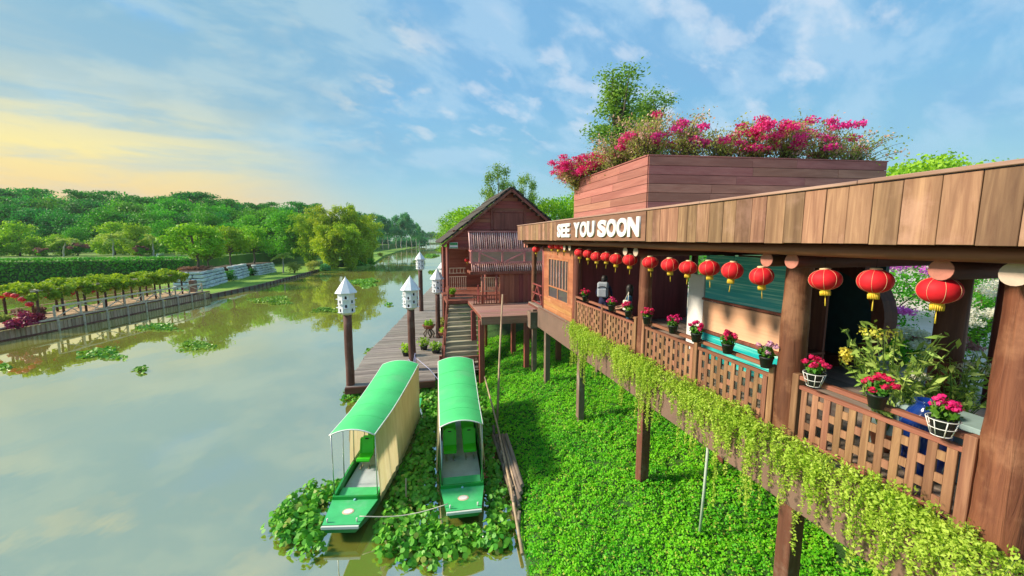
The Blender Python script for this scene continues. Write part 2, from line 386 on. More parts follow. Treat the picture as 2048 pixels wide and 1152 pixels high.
def teal_mat():
    m, g, b, out = new_mat('teal_canvas')
    co = g.node('ShaderNodeTexCoord').outputs['Object']
    n = g.noise(g.v('MULTIPLY', co, (3, .45, 26)), 1.0, 5, .6, .25)
    n2 = g.noise(g.v('MULTIPLY', co, (1, .5, 5)), 1.0, 3, .5)
    c = g.ramp(n, [(.33, (.0, .30, .34)), (.50, (.02, .52, .50)), (.62, (.25, .75, .66)), (.72, (.65, .92, .80))])
    c = g.mix(g.sm(n2, .45, .65), c, (.01, .45, .48)); g.l.new(c, b.inputs['Base Color']); b.inputs['Roughness'].default_value = .35
    return m
M_teal = teal_mat()
def curtain_mat():
    m, g, b, out = new_mat('cream_tarp')
    co = g.node('ShaderNodeTexCoord').outputs['Object']; n = g.noise(g.v('MULTIPLY', co, (6, 6, 1)), 1.0, 4, .6)
    c = g.ramp(n, [(.3, (.66, .55, .30)), (.7, (.80, .70, .46))]); g.l.new(c, b.inputs['Base Color']); b.inputs['Roughness'].default_value = .6
    tr = g.node('ShaderNodeBsdfTranslucent'); g.put(tr.inputs[0], c); mx = g.node('ShaderNodeMixShader'); mx.inputs[0].default_value = .5
    g.l.new(b.outputs[0], mx.inputs[1]); g.l.new(tr.outputs[0], mx.inputs[2]); g.l.new(mx.outputs[0], out.inputs[0]); bump(g, b, n, .01); return m
M_tarp = curtain_mat()
def glass_mat():
    m, g, b, out = new_mat('window_glass')
    b.inputs['Base Color'].default_value = (.10, .09, .10, 1); b.inputs['Roughness'].default_value = .05; b.inputs['Specular IOR Level'].default_value = .9; return m
M_glass = glass_mat()
def water_mat():
    m, g, b, out = new_mat('river_water')
    co = g.node('ShaderNodeTexCoord').outputs['Object']
    n1 = g.noise(g.v('MULTIPLY', co, (1, .6, 1)), .9, 3, .5); n2 = g.noise(co, .06, 3, .5)
    bm = g.node('ShaderNodeBump'); bm.inputs['Distance'].default_value = .018; bm.inputs['Strength'].default_value = .35; g.put(bm.inputs['Height'], n1)
    df = g.node('ShaderNodeBsdfDiffuse'); g.put(df.inputs[0], g.mix(g.sm(n2, .35, .65), (.27, .27, .045), (.32, .32, .075)))
    gl = g.node('ShaderNodeBsdfGlossy'); gl.inputs['Roughness'].default_value = .02; gl.inputs[0].default_value = (.97, .98, .95, 1); g.l.new(bm.outputs[0], gl.inputs['Normal'])
    fr = g.node('ShaderNodeFresnel'); fr.inputs[0].default_value = 1.33
    fac = g.m('ADD', .57, g.m('MULTIPLY', fr.outputs[0], .28), clamp=True)
    mx = g.node('ShaderNodeMixShader'); g.put(mx.inputs[0], fac); g.l.new(df.outputs[0], mx.inputs[1]); g.l.new(gl.outputs[0], mx.inputs[2]); g.l.new(mx.outputs[0], out.inputs[0])
    return m
M_water = water_mat()
def ground_mat(name, a, bcol, c3, sc=.6):
    m, g, b, out = new_mat(name); co = g.node('ShaderNodeTexCoord').outputs['Object']
    c = g.ramp(g.noise(co, sc, 8, .65), [(.32, a), (.52, bcol), (.7, c3)]); g.l.new(c, b.inputs['Base Color']); b.inputs['Roughness'].default_value = .95
    bump(g, b, g.noise(co, sc*12, 5, .7), .05); return m
M_bank = ground_mat('bank_soil', (.02, .07, .012), (.035, .11, .015), (.06, .13, .02))
M_lawn = ground_mat('lawn_grass', (.10, .22, .02), (.18, .34, .03), (.26, .40, .04), .35)
M_land = ground_mat('far_grass', (.07, .16, .02), (.13, .24, .03), (.24, .32, .05), .12)

# ------------------------------------------------------------------ foliage kit (numpy)
def unit(a): return a/np.maximum(np.linalg.norm(a, axis=1, keepdims=True), 1e-6)
def leaf_quads(P, size, aspect=.55, normal=None, nmix=.5, fold=.12, direction=None, dmix=0.0, vary=.35):
    """one small folded diamond per point -> vertices (4n x 3), faces"""
    n = len(P); L = size*(1+rng.uniform(-vary, vary, (n, 1)))
    nr = unit(rng.normal(size=(n, 3)))
    if normal is not None: nr = unit(nr*(1-nmix)+normal*nmix)
    t = rng.normal(size=(n, 3))
    if direction is not None: t = unit(t)*(1-dmix)+direction*dmix
    t = unit(t-nr*np.sum(t*nr, 1, keepdims=True)); s = np.cross(nr, t)
    a = P-t*L*.5; b = P+s*L*aspect*.5+nr*L*fold; c = P+t*L*.5; d = P-s*L*aspect*.5+nr*L*fold
    V = np.stack([a, b, c, d], 1).reshape(-1, 3); i = np.arange(n)*4
    return V, np.stack([i, i+1, i+2, i+3], 1)
def round_leaves(P, size, normal, nmix=.7, vary=.3):
    """rounded hexagonal leaves"""
    n = len(P); L = size*(1+rng.uniform(-vary, vary, (n, 1))); nr = unit(unit(rng.normal(size=(n, 3)))*(1-nmix)+normal*nmix)
    t = rng.normal(size=(n, 3)); t = unit(t-nr*np.sum(t*nr, 1, keepdims=True)); s = np.cross(nr, t); vs = []
    for k in range(6):
        th = math.pi*k/3; vs.append(P+(t*math.cos(th)*.55+s*math.sin(th)*.5)*L+nr*L*(.10 if k in (1, 2, 4, 5) else 0.0))
    V = np.stack(vs, 1).reshape(-1, 3); i = np.arange(n)*6
    return V, np.stack([i+k for k in range(6)], 1)
class Leaves:
    def __init__(s): s.V = []; s.F = []; s.n = 0
    def add(s, vf):
        V, F = vf; s.V.append(V); s.F.append((F+s.n)); s.n += len(V); return s
    def mesh(s, name, mat, org=(0, 0, 0)):
        V = np.concatenate(s.V)-np.array(org); me = bpy.data.meshes.new(name)
        k = [f.shape[1] for f in s.F]; loops = np.concatenate([f.ravel() for f in s.F]).astype(np.int32)
        tot = np.concatenate([np.full(len(f), q) for f, q in zip(s.F, k)]).astype(np.int32); start = np.concatenate([[0], np.cumsum(tot)[:-1]]).astype(np.int32)
        me.vertices.add(len(V)); me.vertices.foreach_set('co', V.astype(np.float32).ravel())
        me.loops.add(len(loops)); me.loops.foreach_set('vertex_index', loops)
        me.polygons.add(len(tot)); me.polygons.foreach_set('loop_start', start); me.polygons.foreach_set('loop_total', tot)
        me.materials.append(mat); me.update(calc_edges=True); return me
    def obj(s, name, mat, parent=None, org=None):
        if org is None: org = origin(parent)
        o = bpy.data.objects.new(name, s.mesh(name, mat, org)); COL.objects.link(o)
        if parent: o.parent = parent
        else: o.location = org
        ORG[o.name] = Vector(org); return o
def blob(c, r, n, shell=.55):
    """n points through the outer part of an ellipsoid, with outward normals"""
    u = unit(rng.normal(size=(n, 3))); q = rng.uniform(shell, 1, (n, 1))**.8
    return np.array(c)+u*q*np.array(r), u
# ------------------------------------------------------------------ the setting: water and land
w = MB(); w.v = [(-900, -60, 0), (900, -60, 0), (900, 2600, 0), (-900, 2600, 0)]; w.face([0, 1, 2, 3])
tag(obj('river', w, M_water), kind='structure')
w = MB(); w.v = [(-900, -60, -3), (900, -60, -3), (900, 2600, -3), (-900, 2600, -3)]; w.face([0, 1, 2, 3])
tag(obj('riverbed', w, M_soil), kind='structure')
def interp(x, tab):
    if x <= tab[0][0]: return tab[0][1]
    for (a, fa), (b, fb) in zip(tab, tab[1:]):
        if x <= b: return fa+(fb-fa)*(x-a)/(b-a)
    return tab[-1][1]
EDGE = [(-8, 1.6), (4, 1.85), (8, 2.2), (11, 2.45), (14, 2.6), (20, 3.0), (28, 3.3), (47, 5.5), (80, 9), (140, 17), (250, 26), (420, 33), (600, 36)]
HT = [(-.8, -1.0), (0, .02), (.25, .30), (1.2, .50), (3, .80), (5, 1.0), (8.6, 1.5), (9.0, 3.62), (12, 3.62), (30, 3.7), (400, 4.2)]
def bank_z(x, y): return interp(x-interp(y, EDGE), HT)
def bump_z(x, y): return .10*math.sin(x*2.1+y*.7)*math.sin(y*1.7-x*.6)+.06*math.sin(x*4.7+1.3)*math.sin(y*4.1)
b = MB(); ts = [-.8, 0, .25, .7, 1.2, 2, 3, 4, 5, 6.5, 8.6, 9.0, 10.5, 12, 18, 30, 90, 400]
ys = [-8, -3]+[i*.8 for i in range(0, 38)]+[34, 40, 47, 60, 80, 110, 140, 190, 250, 330, 420, 600]
for y in ys:
    e = interp(y, EDGE)
    for t in ts: x = e+t; b.v.append((x, y, interp(t, HT)+(bump_z(x, y)*.6 if .2 < t < 8 and y < 30 else 0)))
nt = len(ts); b.sm = True
for i in range(len(ys)-1):
    for j in range(nt-1):
        b.cur = 0 if ts[j+1] <= 8.61 or ys[i] > 30 else 1
        b.face([i*nt+j, i*nt+j+1, (i+1)*nt+j+1, (i+1)*nt+j])
tag(obj('riverbank', b, [M_bank, M_pave]), kind='structure')
# far side: a low lawn along the river and higher ground behind the hedge
def sheet(name, poly, z, mat, drop=1.2):
    m = MB(); m.prism(poly, z-drop, z); return tag(obj(name, m, mat), kind='structure')
sheet('lawn', [(-28.2, 54.2), (-23.9, 54.42), (-22.2, 63), (-21.2, 80), (-20.6, 94.5), (-16, 94.2), (-12.6, 101), (-11.2, 115), (-11.6, 141), (-12, 170), (-10, 200), (-60, 200), (-60, 82), (-43, 79), (-34, 63)], .45, M_lawn)
sheet('far_bank', [(-130, 70), (-75, 78.5), (-53, 81), (-40, 82), (-38, 110), (-30, 150), (-24, 205), (-2, 400), (-2, 640), (-700, 640), (-700, 70)], 3.4, M_land, 4.6)
sheet('low_bank', [(-60, 200.1), (-10, 200.1), (-8.5, 230), (-3, 290), (3, 330), (6, 420), (10, 640), (-60, 640)], .5, M_lawn)
sheet('far_shore', [(4, 560), (60, 560), (60, 700), (4, 700)], 1.0, M_land)

# ------------------------------------------------------------------ pavilion on stilts
pav = thing('pavilion', 'long open timber pavilion on stilts with a plank fascia and see you soon lettering', 'pavilion', (5.4, 8, .9))
FX = 4.60
fb = MB(); fb.box(FX+.032, FX+.10, -1.5, 17.92, 6.96, 7.555)
fascia = obj('fascia', fb, M_dark, pav)
y = 17.92; k = 0
while y > -1.4:
    wd = rnd.uniform(.235, .30); m = MB(); pr = rnd.uniform(0, .008)
    m.box(FX-pr, FX+.03, y-wd+.006, y, 6.945+rnd.uniform(-.006, .004), 7.565+rnd.uniform(-.004, .004), .004)
    obj('fascia_board', m, M_fascia, fascia); y -= wd
m = MB()
for i in range(8): m.box(FX-.03, FX+.16, -1.5+i*2.43, .93+i*2.43-.004, 7.575, 7.612+.004*(i % 2), .006)
obj('fascia_cap', m, M_cap, pav)
m = MB(); m.box(FX-.026, FX-.012, 7.36, 12.75, 6.955, 7.563, .003)
sign = obj('sign_panel', m, M_sign, pav)
def letters(text, y_left, y_right, z0, h, parent):
    """chunky cut-out letters, read from the river side (towards -Y)"""
    adv = (y_left-y_right)/len(text)
    for i, ch in enumerate(text):
        cu = bpy.data.curves.new('letter', 'FONT'); cu.body = ch; cu.size = 1; cu.extrude = .02; cu.offset = .045; cu.bevel_depth = .0; cu.align_x = 'CENTER'
        to = bpy.data.objects.new('letter_src', cu); COL.objects.link(to)
        dg = bpy.context.evaluated_depsgraph_get(); me = bpy.data.meshes.new_from_object(to.evaluated_get(dg)); bpy.data.objects.remove(to)
        co = np.empty(len(me.vertices)*3); me.vertices.foreach_get('co', co); co = co.reshape(-1, 3)
        lo, hi = co.min(0), co.max(0); s = (h/(hi[1]-lo[1])); wd = adv*.95/(hi[0]-lo[0])
        yc = y_left-adv*(i+.5); org = origin(parent)
        P = np.stack([FX-.028-.022-co[:, 2], yc-(co[:, 0]-(lo[0]+hi[0])/2)*wd, z0+(co[:, 1]-lo[1])*s], 1)-np.array(org)
        me.vertices.foreach_set('co', P.ravel()); me.materials.clear(); me.materials.append(M_white); me.update()
        o = bpy.data.objects.new('letter', me); COL.objects.link(o); o.parent = parent; ORG[o.name] = org
letters('SEE', 12.48, 11.38, 7.05, .42, sign); letters('YOU', 11.10, 9.68, 7.05, .42, sign); letters('SOON', 9.50, 7.52, 7.045, .42, sign)
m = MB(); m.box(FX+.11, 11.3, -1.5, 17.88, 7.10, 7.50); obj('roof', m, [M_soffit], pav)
m = MB(); m.box(FX+.11, 11.3, -1.5, 17.88, 7.504, 7.545); obj('roof_sheet', m, M_roof, pav)
for i in range(28):
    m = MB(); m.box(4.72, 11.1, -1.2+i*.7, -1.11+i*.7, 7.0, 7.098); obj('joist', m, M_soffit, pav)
m = MB(); m.tube([(4.86, -1.5+i*1.2, 6.865+rnd.uniform(-.006, .006)) for i in range(17)], [.078+rnd.uniform(-.006, .006) for _ in range(17)], 12); obj('eave_log', m, M_logy, pav)
m = MB(); m.tube([(9.9, -1.5+i*1.2, 6.80) for i in range(17)], .09, 10); obj('rear_log', m, M_logy, pav)
for i, (yy, zz) in enumerate([(2.30, 6.70), (2.80, 6.70), (4.40, 6.70), (4.80, 6.70), (8.38, 6.70), (8.86, 6.70), (12.48, 6.71), (12.96, 6.71), (17.66, 6.70), (18.1, 6.70)]):
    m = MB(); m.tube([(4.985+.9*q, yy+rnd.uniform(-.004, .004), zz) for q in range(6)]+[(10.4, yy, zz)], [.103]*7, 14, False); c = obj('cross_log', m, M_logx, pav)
    m = MB(); m.tube([(4.975, yy, zz), (4.99, yy, zz)], .102, 18); obj('log_end', m, M_logend_pale if i in (0, 4, 5, 6, 7) else M_logend, c)
FRONT = [(2.33, .205), (4.63, .175), (8.58, .155), (12.75, .15), (17.9, .12)]
for yy, r in FRONT:
    m = MB(); n = 12
    m.tube([(5.4+rnd.uniform(-.006, .006), yy+rnd.uniform(-.006, .006), 3.9+i*(2.92/n)) for i in range(n+1)], [r*(1.06-.10*i/n)+rnd.uniform(-.004, .004) for i in range(n+1)], 18, wob=.02); obj('column', m, M_log, pav)
for xx, yy, r in [(7.6, 4.08, .18), (7.75, 8.58, .13), (9.9, 4.63, .12), (9.9, 8.58, .12), (9.9, 12.6, .12), (9.9, 1.8, .12)]:
    m = MB(); m.tube([(xx, yy, 4.05), (xx, yy, 5.5), (xx, yy, 6.8)], [r, r*.97, r*.93], 14); obj('column', m, M_dark, pav)
m = MB(); m.box(5.17, 10.4, -1.5, 18.1, 3.9, 4.0); fl = obj('floor', m, M_dark, pav)
for i in range(26):
    m = MB(); m.box(5.19+i*.2, 5.385+i*.2, -1.5, 18.1, 4.004, 4.04+.002*(i % 3)); obj('floor_board', m, M_floor, fl)
m = MB()
for y0, y1 in ((-1.5, 4.3), (4.306, 8.4), (8.406, 12.6), (12.606, 16.35)): m.box(5.10, 5.165, y0, y1, 3.20, 4.02, .006)
m.box(5.085, 5.20, -1.5, 16.35, 4.024, 4.06, .006)
obj('deck_band', m, M_band, pav)
m = MB(); m.box(5.12, 5.55, 17.55, 18.15, 2.85, 3.62, .01); obj('pier_cap', m, M_conc, pav)
for xx in (5.4, 7.8, 10.0):
    for yy in (1.6, 4.42, 8.4, 12.3, 15.9, 17.85):
        if yy == 1.6 and xx == 5.4: continue
        zb = bank_z(xx, yy)-.4; m = MB(); wd = .24 if yy < 9 else .22
        m.box(xx-wd/2, xx+wd/2, yy-wd/2, yy+wd/2, zb, 3.85 if xx > 6 else 3.70, .012); obj('stilt', m, M_stilt if yy < 10 else M_conc, pav)
for yy in (1.6, 4.42, 8.4, 12.3, 15.9): m = MB(); m.box(5.2, 10.3, yy-.12, yy+.12, 3.62, 3.88); obj('floor_beam', m, M_dark, pav)
# railing: top rail, second rail, bottom rail, newel posts; slats with staggered spacer blocks
def railing(y0, y1, newels, zf=4.06):
    m = MB()
    cuts = [y0]+newels+[y1]
    for a, bb in zip(cuts, cuts[1:]):
        m.box(5.265, 5.355, a+.05, bb-.05, zf+.95, zf+1.01, .008); m.box(5.275, 5.345, a+.05, bb-.05, zf+.81, zf+.865, .006); m.box(5.275, 5.345, a+.05, bb-.05, zf+.06, zf+.12, .006)
    rl = obj('railing', m, M_raily, pav)
    for q in newels+[y0, y1]:
        m = MB(); m.box(5.255, 5.365, q-.05, q+.05, zf, zf+1.02, .008); obj('newel', m, M_rail, rl)
    for a, bb in zip(cuts, cuts[1:]):
        n = max(2, round((bb-a-.1)/.158)); st = (bb-a-.1)/n
        for i in range(n):
            yc = a+.05+st*(i+.5); m = MB(); m.box(5.282, 5.312+rnd.uniform(0, .004), yc-.043, yc+.043, zf+.121, zf+.809, .004); obj('slat', m, M_rail, rl)
            if i < n-1:
                for q in range(3):
                    zc = zf+.19+.25*q+(.125 if i % 2 else 0)
                    if zc > zf+.77: continue
                    m = MB(); m.box(5.284, 5.306, yc+.045, yc+st-.045, zc-.050, zc+.050); obj('spacer_block', m, M_rail, rl)
railing(2.56, 4.43, [])
railing(4.83, 8.40, [6.55])
railing(8.76, 12.58, [10.6])
# bay room: boarded front with a tall window
m = MB(); m.box(5.30, 5.36, 12.93, 16.15, 4.06, 4.62, .004); m.box(5.30, 5.36, 12.93, 16.15, 6.25, 6.62, .004); m.box(5.302, 5.358, 12.93, 13.35, 4.62, 6.25); m.box(5.302, 5.358, 15.55, 16.15, 4.62, 6.25)
bay = obj('bay_front', m, M_orange, pav)
for i in range(3):
    m = MB(); m.box(5.285, 5.299, 12.95, 16.1, 4.09+i*.175, 4.255+i*.175, .003); obj('board', m, M_orange, bay)
m = MB()
for y0, y1, z0, z1 in ((13.35, 15.55, 4.62, 4.68), (13.35, 15.55, 6.19, 6.25), (13.35, 13.41, 4.68, 6.19), (15.49, 15.55, 4.68, 6.19), (13.41, 15.49, 5.08, 5.13), (14.42, 14.48, 4.68, 5.08)): m.box(5.292, 5.35, y0, y1, z0, z1)
win = obj('window', m, M_orange, bay)
for y0, y1, z0, z1 in ((13.41, 14.42, 4.68, 5.08), (14.48, 15.49, 4.68, 5.08), (13.41, 15.49, 5.13, 6.19)):
    m = MB(); m.box(5.325, 5.333, y0, y1, z0, z1); obj('pane', m, M_glass, bay)
for i, yy in enumerate((13.62, 13.93, 14.25, 14.58, 14.9, 15.22)):
    m = MB(); m.box(5.30, 5.32, yy-.05, yy+.05, 5.13, 6.19); obj('shutter_slat', m, M_hutpale, bay)
m = MB(); m.box(5.38, 5.42, 12.95, 16.1, 4.06, 6.6); obj('inner_wall', m, M_dark, pav)
m = MB(); m.box(5.5, 9.9, 12.9, 12.98, 4.06, 7.0); obj('end_wall', m, wood('end_wall_wood', (.20, .04, .035), (.30, .075, .06), 'Z'), pav)
m = MB(); m.tube([(5.36, 16.25, 4.06), (5.36, 16.25, 6.7)], .09, 10); obj('column', m, M_hutv, pav)
m = MB()   # short braced rail at the far corner
for a, bb in (((5.3, 16.4, 4.95), (5.3, 17.75, 4.95)), ((5.3, 16.4, 4.55), (5.3, 17.75, 4.55)), ((5.3, 16.4, 4.15), (5.3, 17.75, 4.15)), ((5.3, 16.4, 4.2), (5.3, 17.05, 4.9)), ((5.3, 17.05, 4.9), (5.3, 17.75, 4.2))): m.beam(a, bb, .05, .05)
obj('corner_rail', m, M_hutv, pav)
# rear balustrades
for y0, y1 in ((8.8, 12.4), (13, 16)):
    m = MB(); m.box(9.86, 9.94, y0, y1, 5.02, 5.09); m.box(9.87, 9.93, y0, y1, 4.14, 4.2)
    n = int((y1-y0)/.13)
    for i in range(n): q = y0+(i+.5)*(y1-y0)/n; m.box(9.88, 9.92, q-.03, q+.03, 4.2, 5.02)
    m.box(9.88, 9.92, y0+.02, y0+.10, 4.06, 5.6); m.box(9.88, 9.92, y1-.10, y1-.02, 4.06, 5.6); m.box(9.86, 9.94, y0, y1, 5.6, 5.65)
    obj('rear_balustrade', m, M_dark, pav)
# dark panel with a round moon gate
m = MB(); cy, cz, r0, r1 = 7.05, 5.35, .98, 1.22; n = 36
for i in range(n):
    t0, t1 = 2*math.pi*i/n, 2*math.pi*(i+1)/n
    for (ra, rb, xa, xb) in ((r0, r1, 9.0, 9.35),):
        p = [(xa, cy+ra*math.cos(t0), cz+ra*math.sin(t0)), (xa, cy+rb*math.cos(t0), cz+rb*math.sin(t0)), (xa, cy+rb*math.cos(t1), cz+rb*math.sin(t1)), (xa, cy+ra*math.cos(t1), cz+ra*math.sin(t1))]
        q = [(xb, b_, c_) for a_, b_, c_ in p]; o0 = len(m.v); m.v += p+q
        for f in ((0, 1, 2, 3), (7, 6, 5, 4), (0, 3, 7, 4), (1, 5, 6, 2)): m.face([o0+j for j in f])
obj('moon_gate', m, M_dark, pav)
m = MB(); m.box(9.1, 9.25, 6.35, 8.8, 6.35, 7.0); m.box(9.1, 9.25, 7.62, 8.8, 4.06, 6.35); obj('gate_wall', m, M_dark, pav)
m = MB(); m.box(9.6, 9.7, 6.3, 8.8, 4.06, 6.8); obj('gate_backing', m, plain('gate_teal', (.03, .12, .15), .6), pav)

# boarded box parapet on the roof
cA, cB, cL = Vector((6.5, 10.42, 0)), Vector((14.1, 9.55, 0)), Vector((6.5, 15.85, 0))
m = MB()
dx = (cB-cA).normalized(); ny = Vector((-dx.y, dx.x, 0))
m.beam(tuple(cA+Vector((.05, .08, 8.40))), tuple(cB+Vector((0, .08, 8.40))), .06, 1.70); m.beam((6.55, 10.5, 8.40), (6.55, 15.85, 8.40), .06, 1.70)
m.beam((6.55, 15.82, 8.40), (14.1, 15.2, 8.4), .06, 1.70); m.beam(tuple(cB+Vector((-.05, .1, 8.4))), (14.05, 15.2, 8.4), .06, 1.70)
par = obj('parapet', m, M_dark, pav)
rows = 7; hb = 1.77/rows
for r in range(rows):
    z = 7.555+hb*(r+.5)
    br = [0, rnd.uniform(.22, .42), rnd.uniform(.6, .8), 1.0]
    for a, bb in zip(br, br[1:]):
        p, q = cA.lerp(cB, a), cA.lerp(cB, bb); m = MB(); of = -ny*rnd.uniform(.0, .006)+dx*.003
        m.beam(tuple(p+of+Vector((0, 0, z))), tuple(q+of-dx*.004+Vector((0, 0, z))), .03, hb-.012, .004); obj('board', m, M_sidingx, par)
    br = [0, rnd.uniform(.3, .7), 1.0]
    for a, bb in zip(br, br[1:]):
        p, q = cA.lerp(cL, a), cA.lerp(cL, bb); m = MB(); of = rnd.uniform(0, .006)
        m.beam((6.5-of, p.y+.004+(.02 if a == 0 else 0), z), (6.5-of, q.y-.003, z), .03, hb-.012, .004); obj('board', m, M_siding, par)
m = MB(); m.beam(tuple(cA+Vector((-.03, .02, 9.345))), tuple(cB+Vector((.03, .02, 9.345))), .10, .035, .005); m.beam((6.5, 10.49, 9.349), (6.5, 15.87, 9.349), .10, .035, .005); obj('parapet_cap', m, M_sidingx, pav)
m = MB(); m.prism([(6.6, 10.6), (14.0, 9.8), (14.0, 15.1), (6.6, 15.7)], 8.4, 9.1); obj('soil_bed', m, M_soil, pav)
# ------------------------------------------------------------------ wooden hut on the bank
HY = 24.0
hut = thing('riverside_hut', 'dark red timber hut with a steep thatched gable and a pole roofed balcony', 'hut', (5.7, HY+2, 1.5))
ridge = Vector((5.68, HY, 9.98)); eL = Vector((1.52, HY, 6.68)); eR = Vector((9.84, HY, 6.68)); back = 31.0
def gable_z(x): return 6.70+(9.86-6.70)*(1-abs(x-5.68)/4.16)
gw = MB(); gw.v = [(1.85, HY+.05, 6.45), (9.5, HY+.05, 6.45), (9.5, HY+.05, 6.85), (5.68, HY+.05, 9.8), (1.85, HY+.05, 6.85)]; gw.face([0, 1, 2, 3, 4]); o0 = 5
gw.v += [(x, y+.12, z) for x, y, z in gw.v[:5]]; gw.face([9, 8, 7, 6, 5])
gable = obj('gable_wall', gw, M_dark, hut)
z = 6.48; k = 0
while z < 9.7:
    hgt = .215; top = z+hgt-.012
    xa = max(1.86, 5.68-4.1*(1-max(0, (top-6.72))/3.12)); xb = min(9.5, 11.36-xa)
    if xb-xa > .15:
        m = MB(); m.obox(((xa+xb)/2, HY+.02, z+hgt/2-.006), ((xb-xa)/2, 0, 0), (0, .018+.004*(k % 3), 0), (0, .0, (hgt-.012)/2), .004); obj('board', m, M_hut, gable)
    z += hgt; k += 1
m = MB()
for xx in (4.55, 6.62): m.box(xx-.06, xx+.06, HY-.06, HY-.003, 7.4, gable_z(xx)-.1, .006)
m.box(2.2, 9.2, HY-.06, HY-.003, 7.42, 7.52); m.box(4.6, 6.58, HY-.055, HY-.004, 8.6, 8.68); m.box(1.9, 9.4, HY-.08, HY-.003, 6.36, 6.52, .006)
obj('gable_frame', m, M_hutv, hut)
m = MB(); m.box(4.64, 6.53, HY-.04, HY-.005, 7.56, 8.56, .005); obj('gable_panel', m, M_hutv, hut)
for sgn, e in ((-1, eL), (1, eR)):
    m = MB(); d = (e-ridge).normalized(); nrm = Vector((-d.z, 0, d.x))*(1 if sgn > 0 else -1)
    if nrm.z < 0: nrm = -nrm
    p0 = ridge+Vector((0, -.55, .02)); p1 = e-d*.12+Vector((0, -.55, .02))
    n = 14
    th = .10
    for layer in range(n):
        a, bb = p0.lerp(p1, layer/n), p0.lerp(p1, (layer+1.25)/n)
        c = (a+bb)/2+nrm*(.05+.02*math.sin(layer*2.1)); m.obox(c+Vector((0, (back-HY)/2, 0)), (bb-a)/2, Vector((0, (back-HY)/2, 0)), nrm*th/2+d*.004)
    rf = obj('roof_slope', m, M_thatch, hut)
    for i in range(8):
        q = ridge.lerp(e, .06+.125*i)+Vector((0, -.42, -.10)); m = MB(); m.tube([tuple(q), tuple(q+Vector((0, .6, 0)))], .055, 8); obj('rafter_end', m, M_logend_pale, rf)
    m = MB(); m.beam(tuple(ridge+Vector((0, -.50, -.10))), tuple(e+Vector((0, -.50, -.10))), .05, .14); obj('barge_board', m, M_hutv, hut)
for xx, yy, z0 in ((1.86, HY, -.3), (1.86, 27.5, -.3), (4.05, 23.4, .2), (6.9, 23.4, .5), (9.5, HY, 1), (9.5, 30, 2)):
    m = MB(); m.tube([(xx, yy, z0), (xx, yy, 3.2), (xx, yy, 6.5)], .085, 10); obj('post', m, M_hutv, hut)
m = MB(); m.box(1.7, 9.6, 23.3, 30.8, 3.22, 3.40); m.box(2.95, 6.9, 18.15, 23.298, 3.20, 3.32); hf = obj('floor', m, M_hutv, hut)
for i in range(14):
    m = MB(); m.box(2.97, 6.88, 18.17+i*.37, 18.17+i*.37+.36, 3.324, 3.375+.002*(i % 2), .004); obj('floor_board', m, M_hutpale, hf)
m = MB(); m.box(2.9, 6.9, 18.05, 18.14, 3.02, 3.40, .008); obj('floor_edge', m, M_hutpale, hut)
for xx, yy in ((2.95, 18.3), (5.15, 18.3), (2.95, 21), (5.15, 21), (6.8, 18.3), (6.8, 23)):
    m = MB(); m.box(xx-.12, xx+.12, yy-.12, yy+.12, bank_z(xx, yy)-.5, 3.19, .01); obj('stilt', m, M_hutv, hut)
m = MB(); m.box(6.9, 9.5, 26.4, 26.5, 3.4, 6.4); m.box(4.6, 7.1, 21.95, 22.03, 3.38, 5.04); m.box(1.9, 9.4, 30.2, 30.3, 3.4, 6.4); m.box(9.4, 9.46, 24, 30.2, 3.4, 6.4); m.box(4.1, 9.3, 23.62, 23.7, 5.0, 6.5); obj('wall', m, M_hut, hut)
for i in range(9):
    m = MB(); m.box(4.62+i*.27, 4.885+i*.27, 21.89+.006*(i % 2), 21.945, 3.39, 5.03, .004); obj('plank', m, M_hutv, hut)
# balcony: pole awning, painted rail with V braces, lower pole eave
bx0, bx1 = 3.02, 7.2
m = MB(); m.beam((bx0, 23.3, 7.42), (bx1, 23.3, 7.42), .08, .07); m.beam((bx0, 22.95, 6.42), (bx1, 22.95, 6.42), .07, .06); aw = obj('awning_frame', m, M_pinkrail, hut)
for i in range(34):
    x = bx0+.05+i*(bx1-bx0-.1)/33; m = MB(); m.tube([(x, 23.33, 7.40+rnd.uniform(-.01, .02)), (x+rnd.uniform(-.008, .008), 22.92-rnd.uniform(0, .05), 6.36)], [.036, .040], 6); obj('pole', m, M_polebark, aw)
m = MB()
for a, bb, t in (((bx0, 22.0, 6.34), (bx1, 22.0, 6.34), .12), ((bx0, 22.0, 5.68), (bx1, 22.0, 5.68), .10), ((bx0, 22.0, 6.30), (bx0, 22.9, 6.34), .07), ((bx0, 22.0, 5.70), (bx0, 22.9, 5.70), .06)): m.beam(a, bb, t*.7, t)
for x in (bx0, bx0+.45, bx0+1.75, bx0+3.05, bx1): m.beam((x, 21.99, 5.66), (x, 21.99, 6.33), .09, .09)
m.beam((bx0+.45, 21.98, 6.25), (bx0+1.6, 21.98, 5.72), .06, .08); m.beam((bx0+1.9, 21.98, 5.72), (bx0+3.05, 21.98, 6.25), .06, .08)
for i in range(4): m.beam((bx0, 22.2+i*.2, 5.7), (bx0, 22.2+i*.2, 6.3), .03, .03)
obj('balcony_rail', m, M_pinkrail, hut)
m = MB(); m.box(bx0+.06, bx1, 22.25, 22.29, 5.72, 6.30); obj('balcony_panel', m, plain('mat_panel', (.40, .36, .27), .8, .1, 4), hut)
m = MB(); m.box(bx0, bx1, 22.3, 23.4, 5.60, 5.66); le = obj('balcony_floor', m, M_dark, hut)
for i in range(36):
    x = bx0+.03+i*(bx1-bx0-.06)/35; m = MB(); m.tube([(x, 22.12, 5.64), (x, 21.90, 5.20)], [.030, .034], 6); obj('pole', m, M_polebark, le)
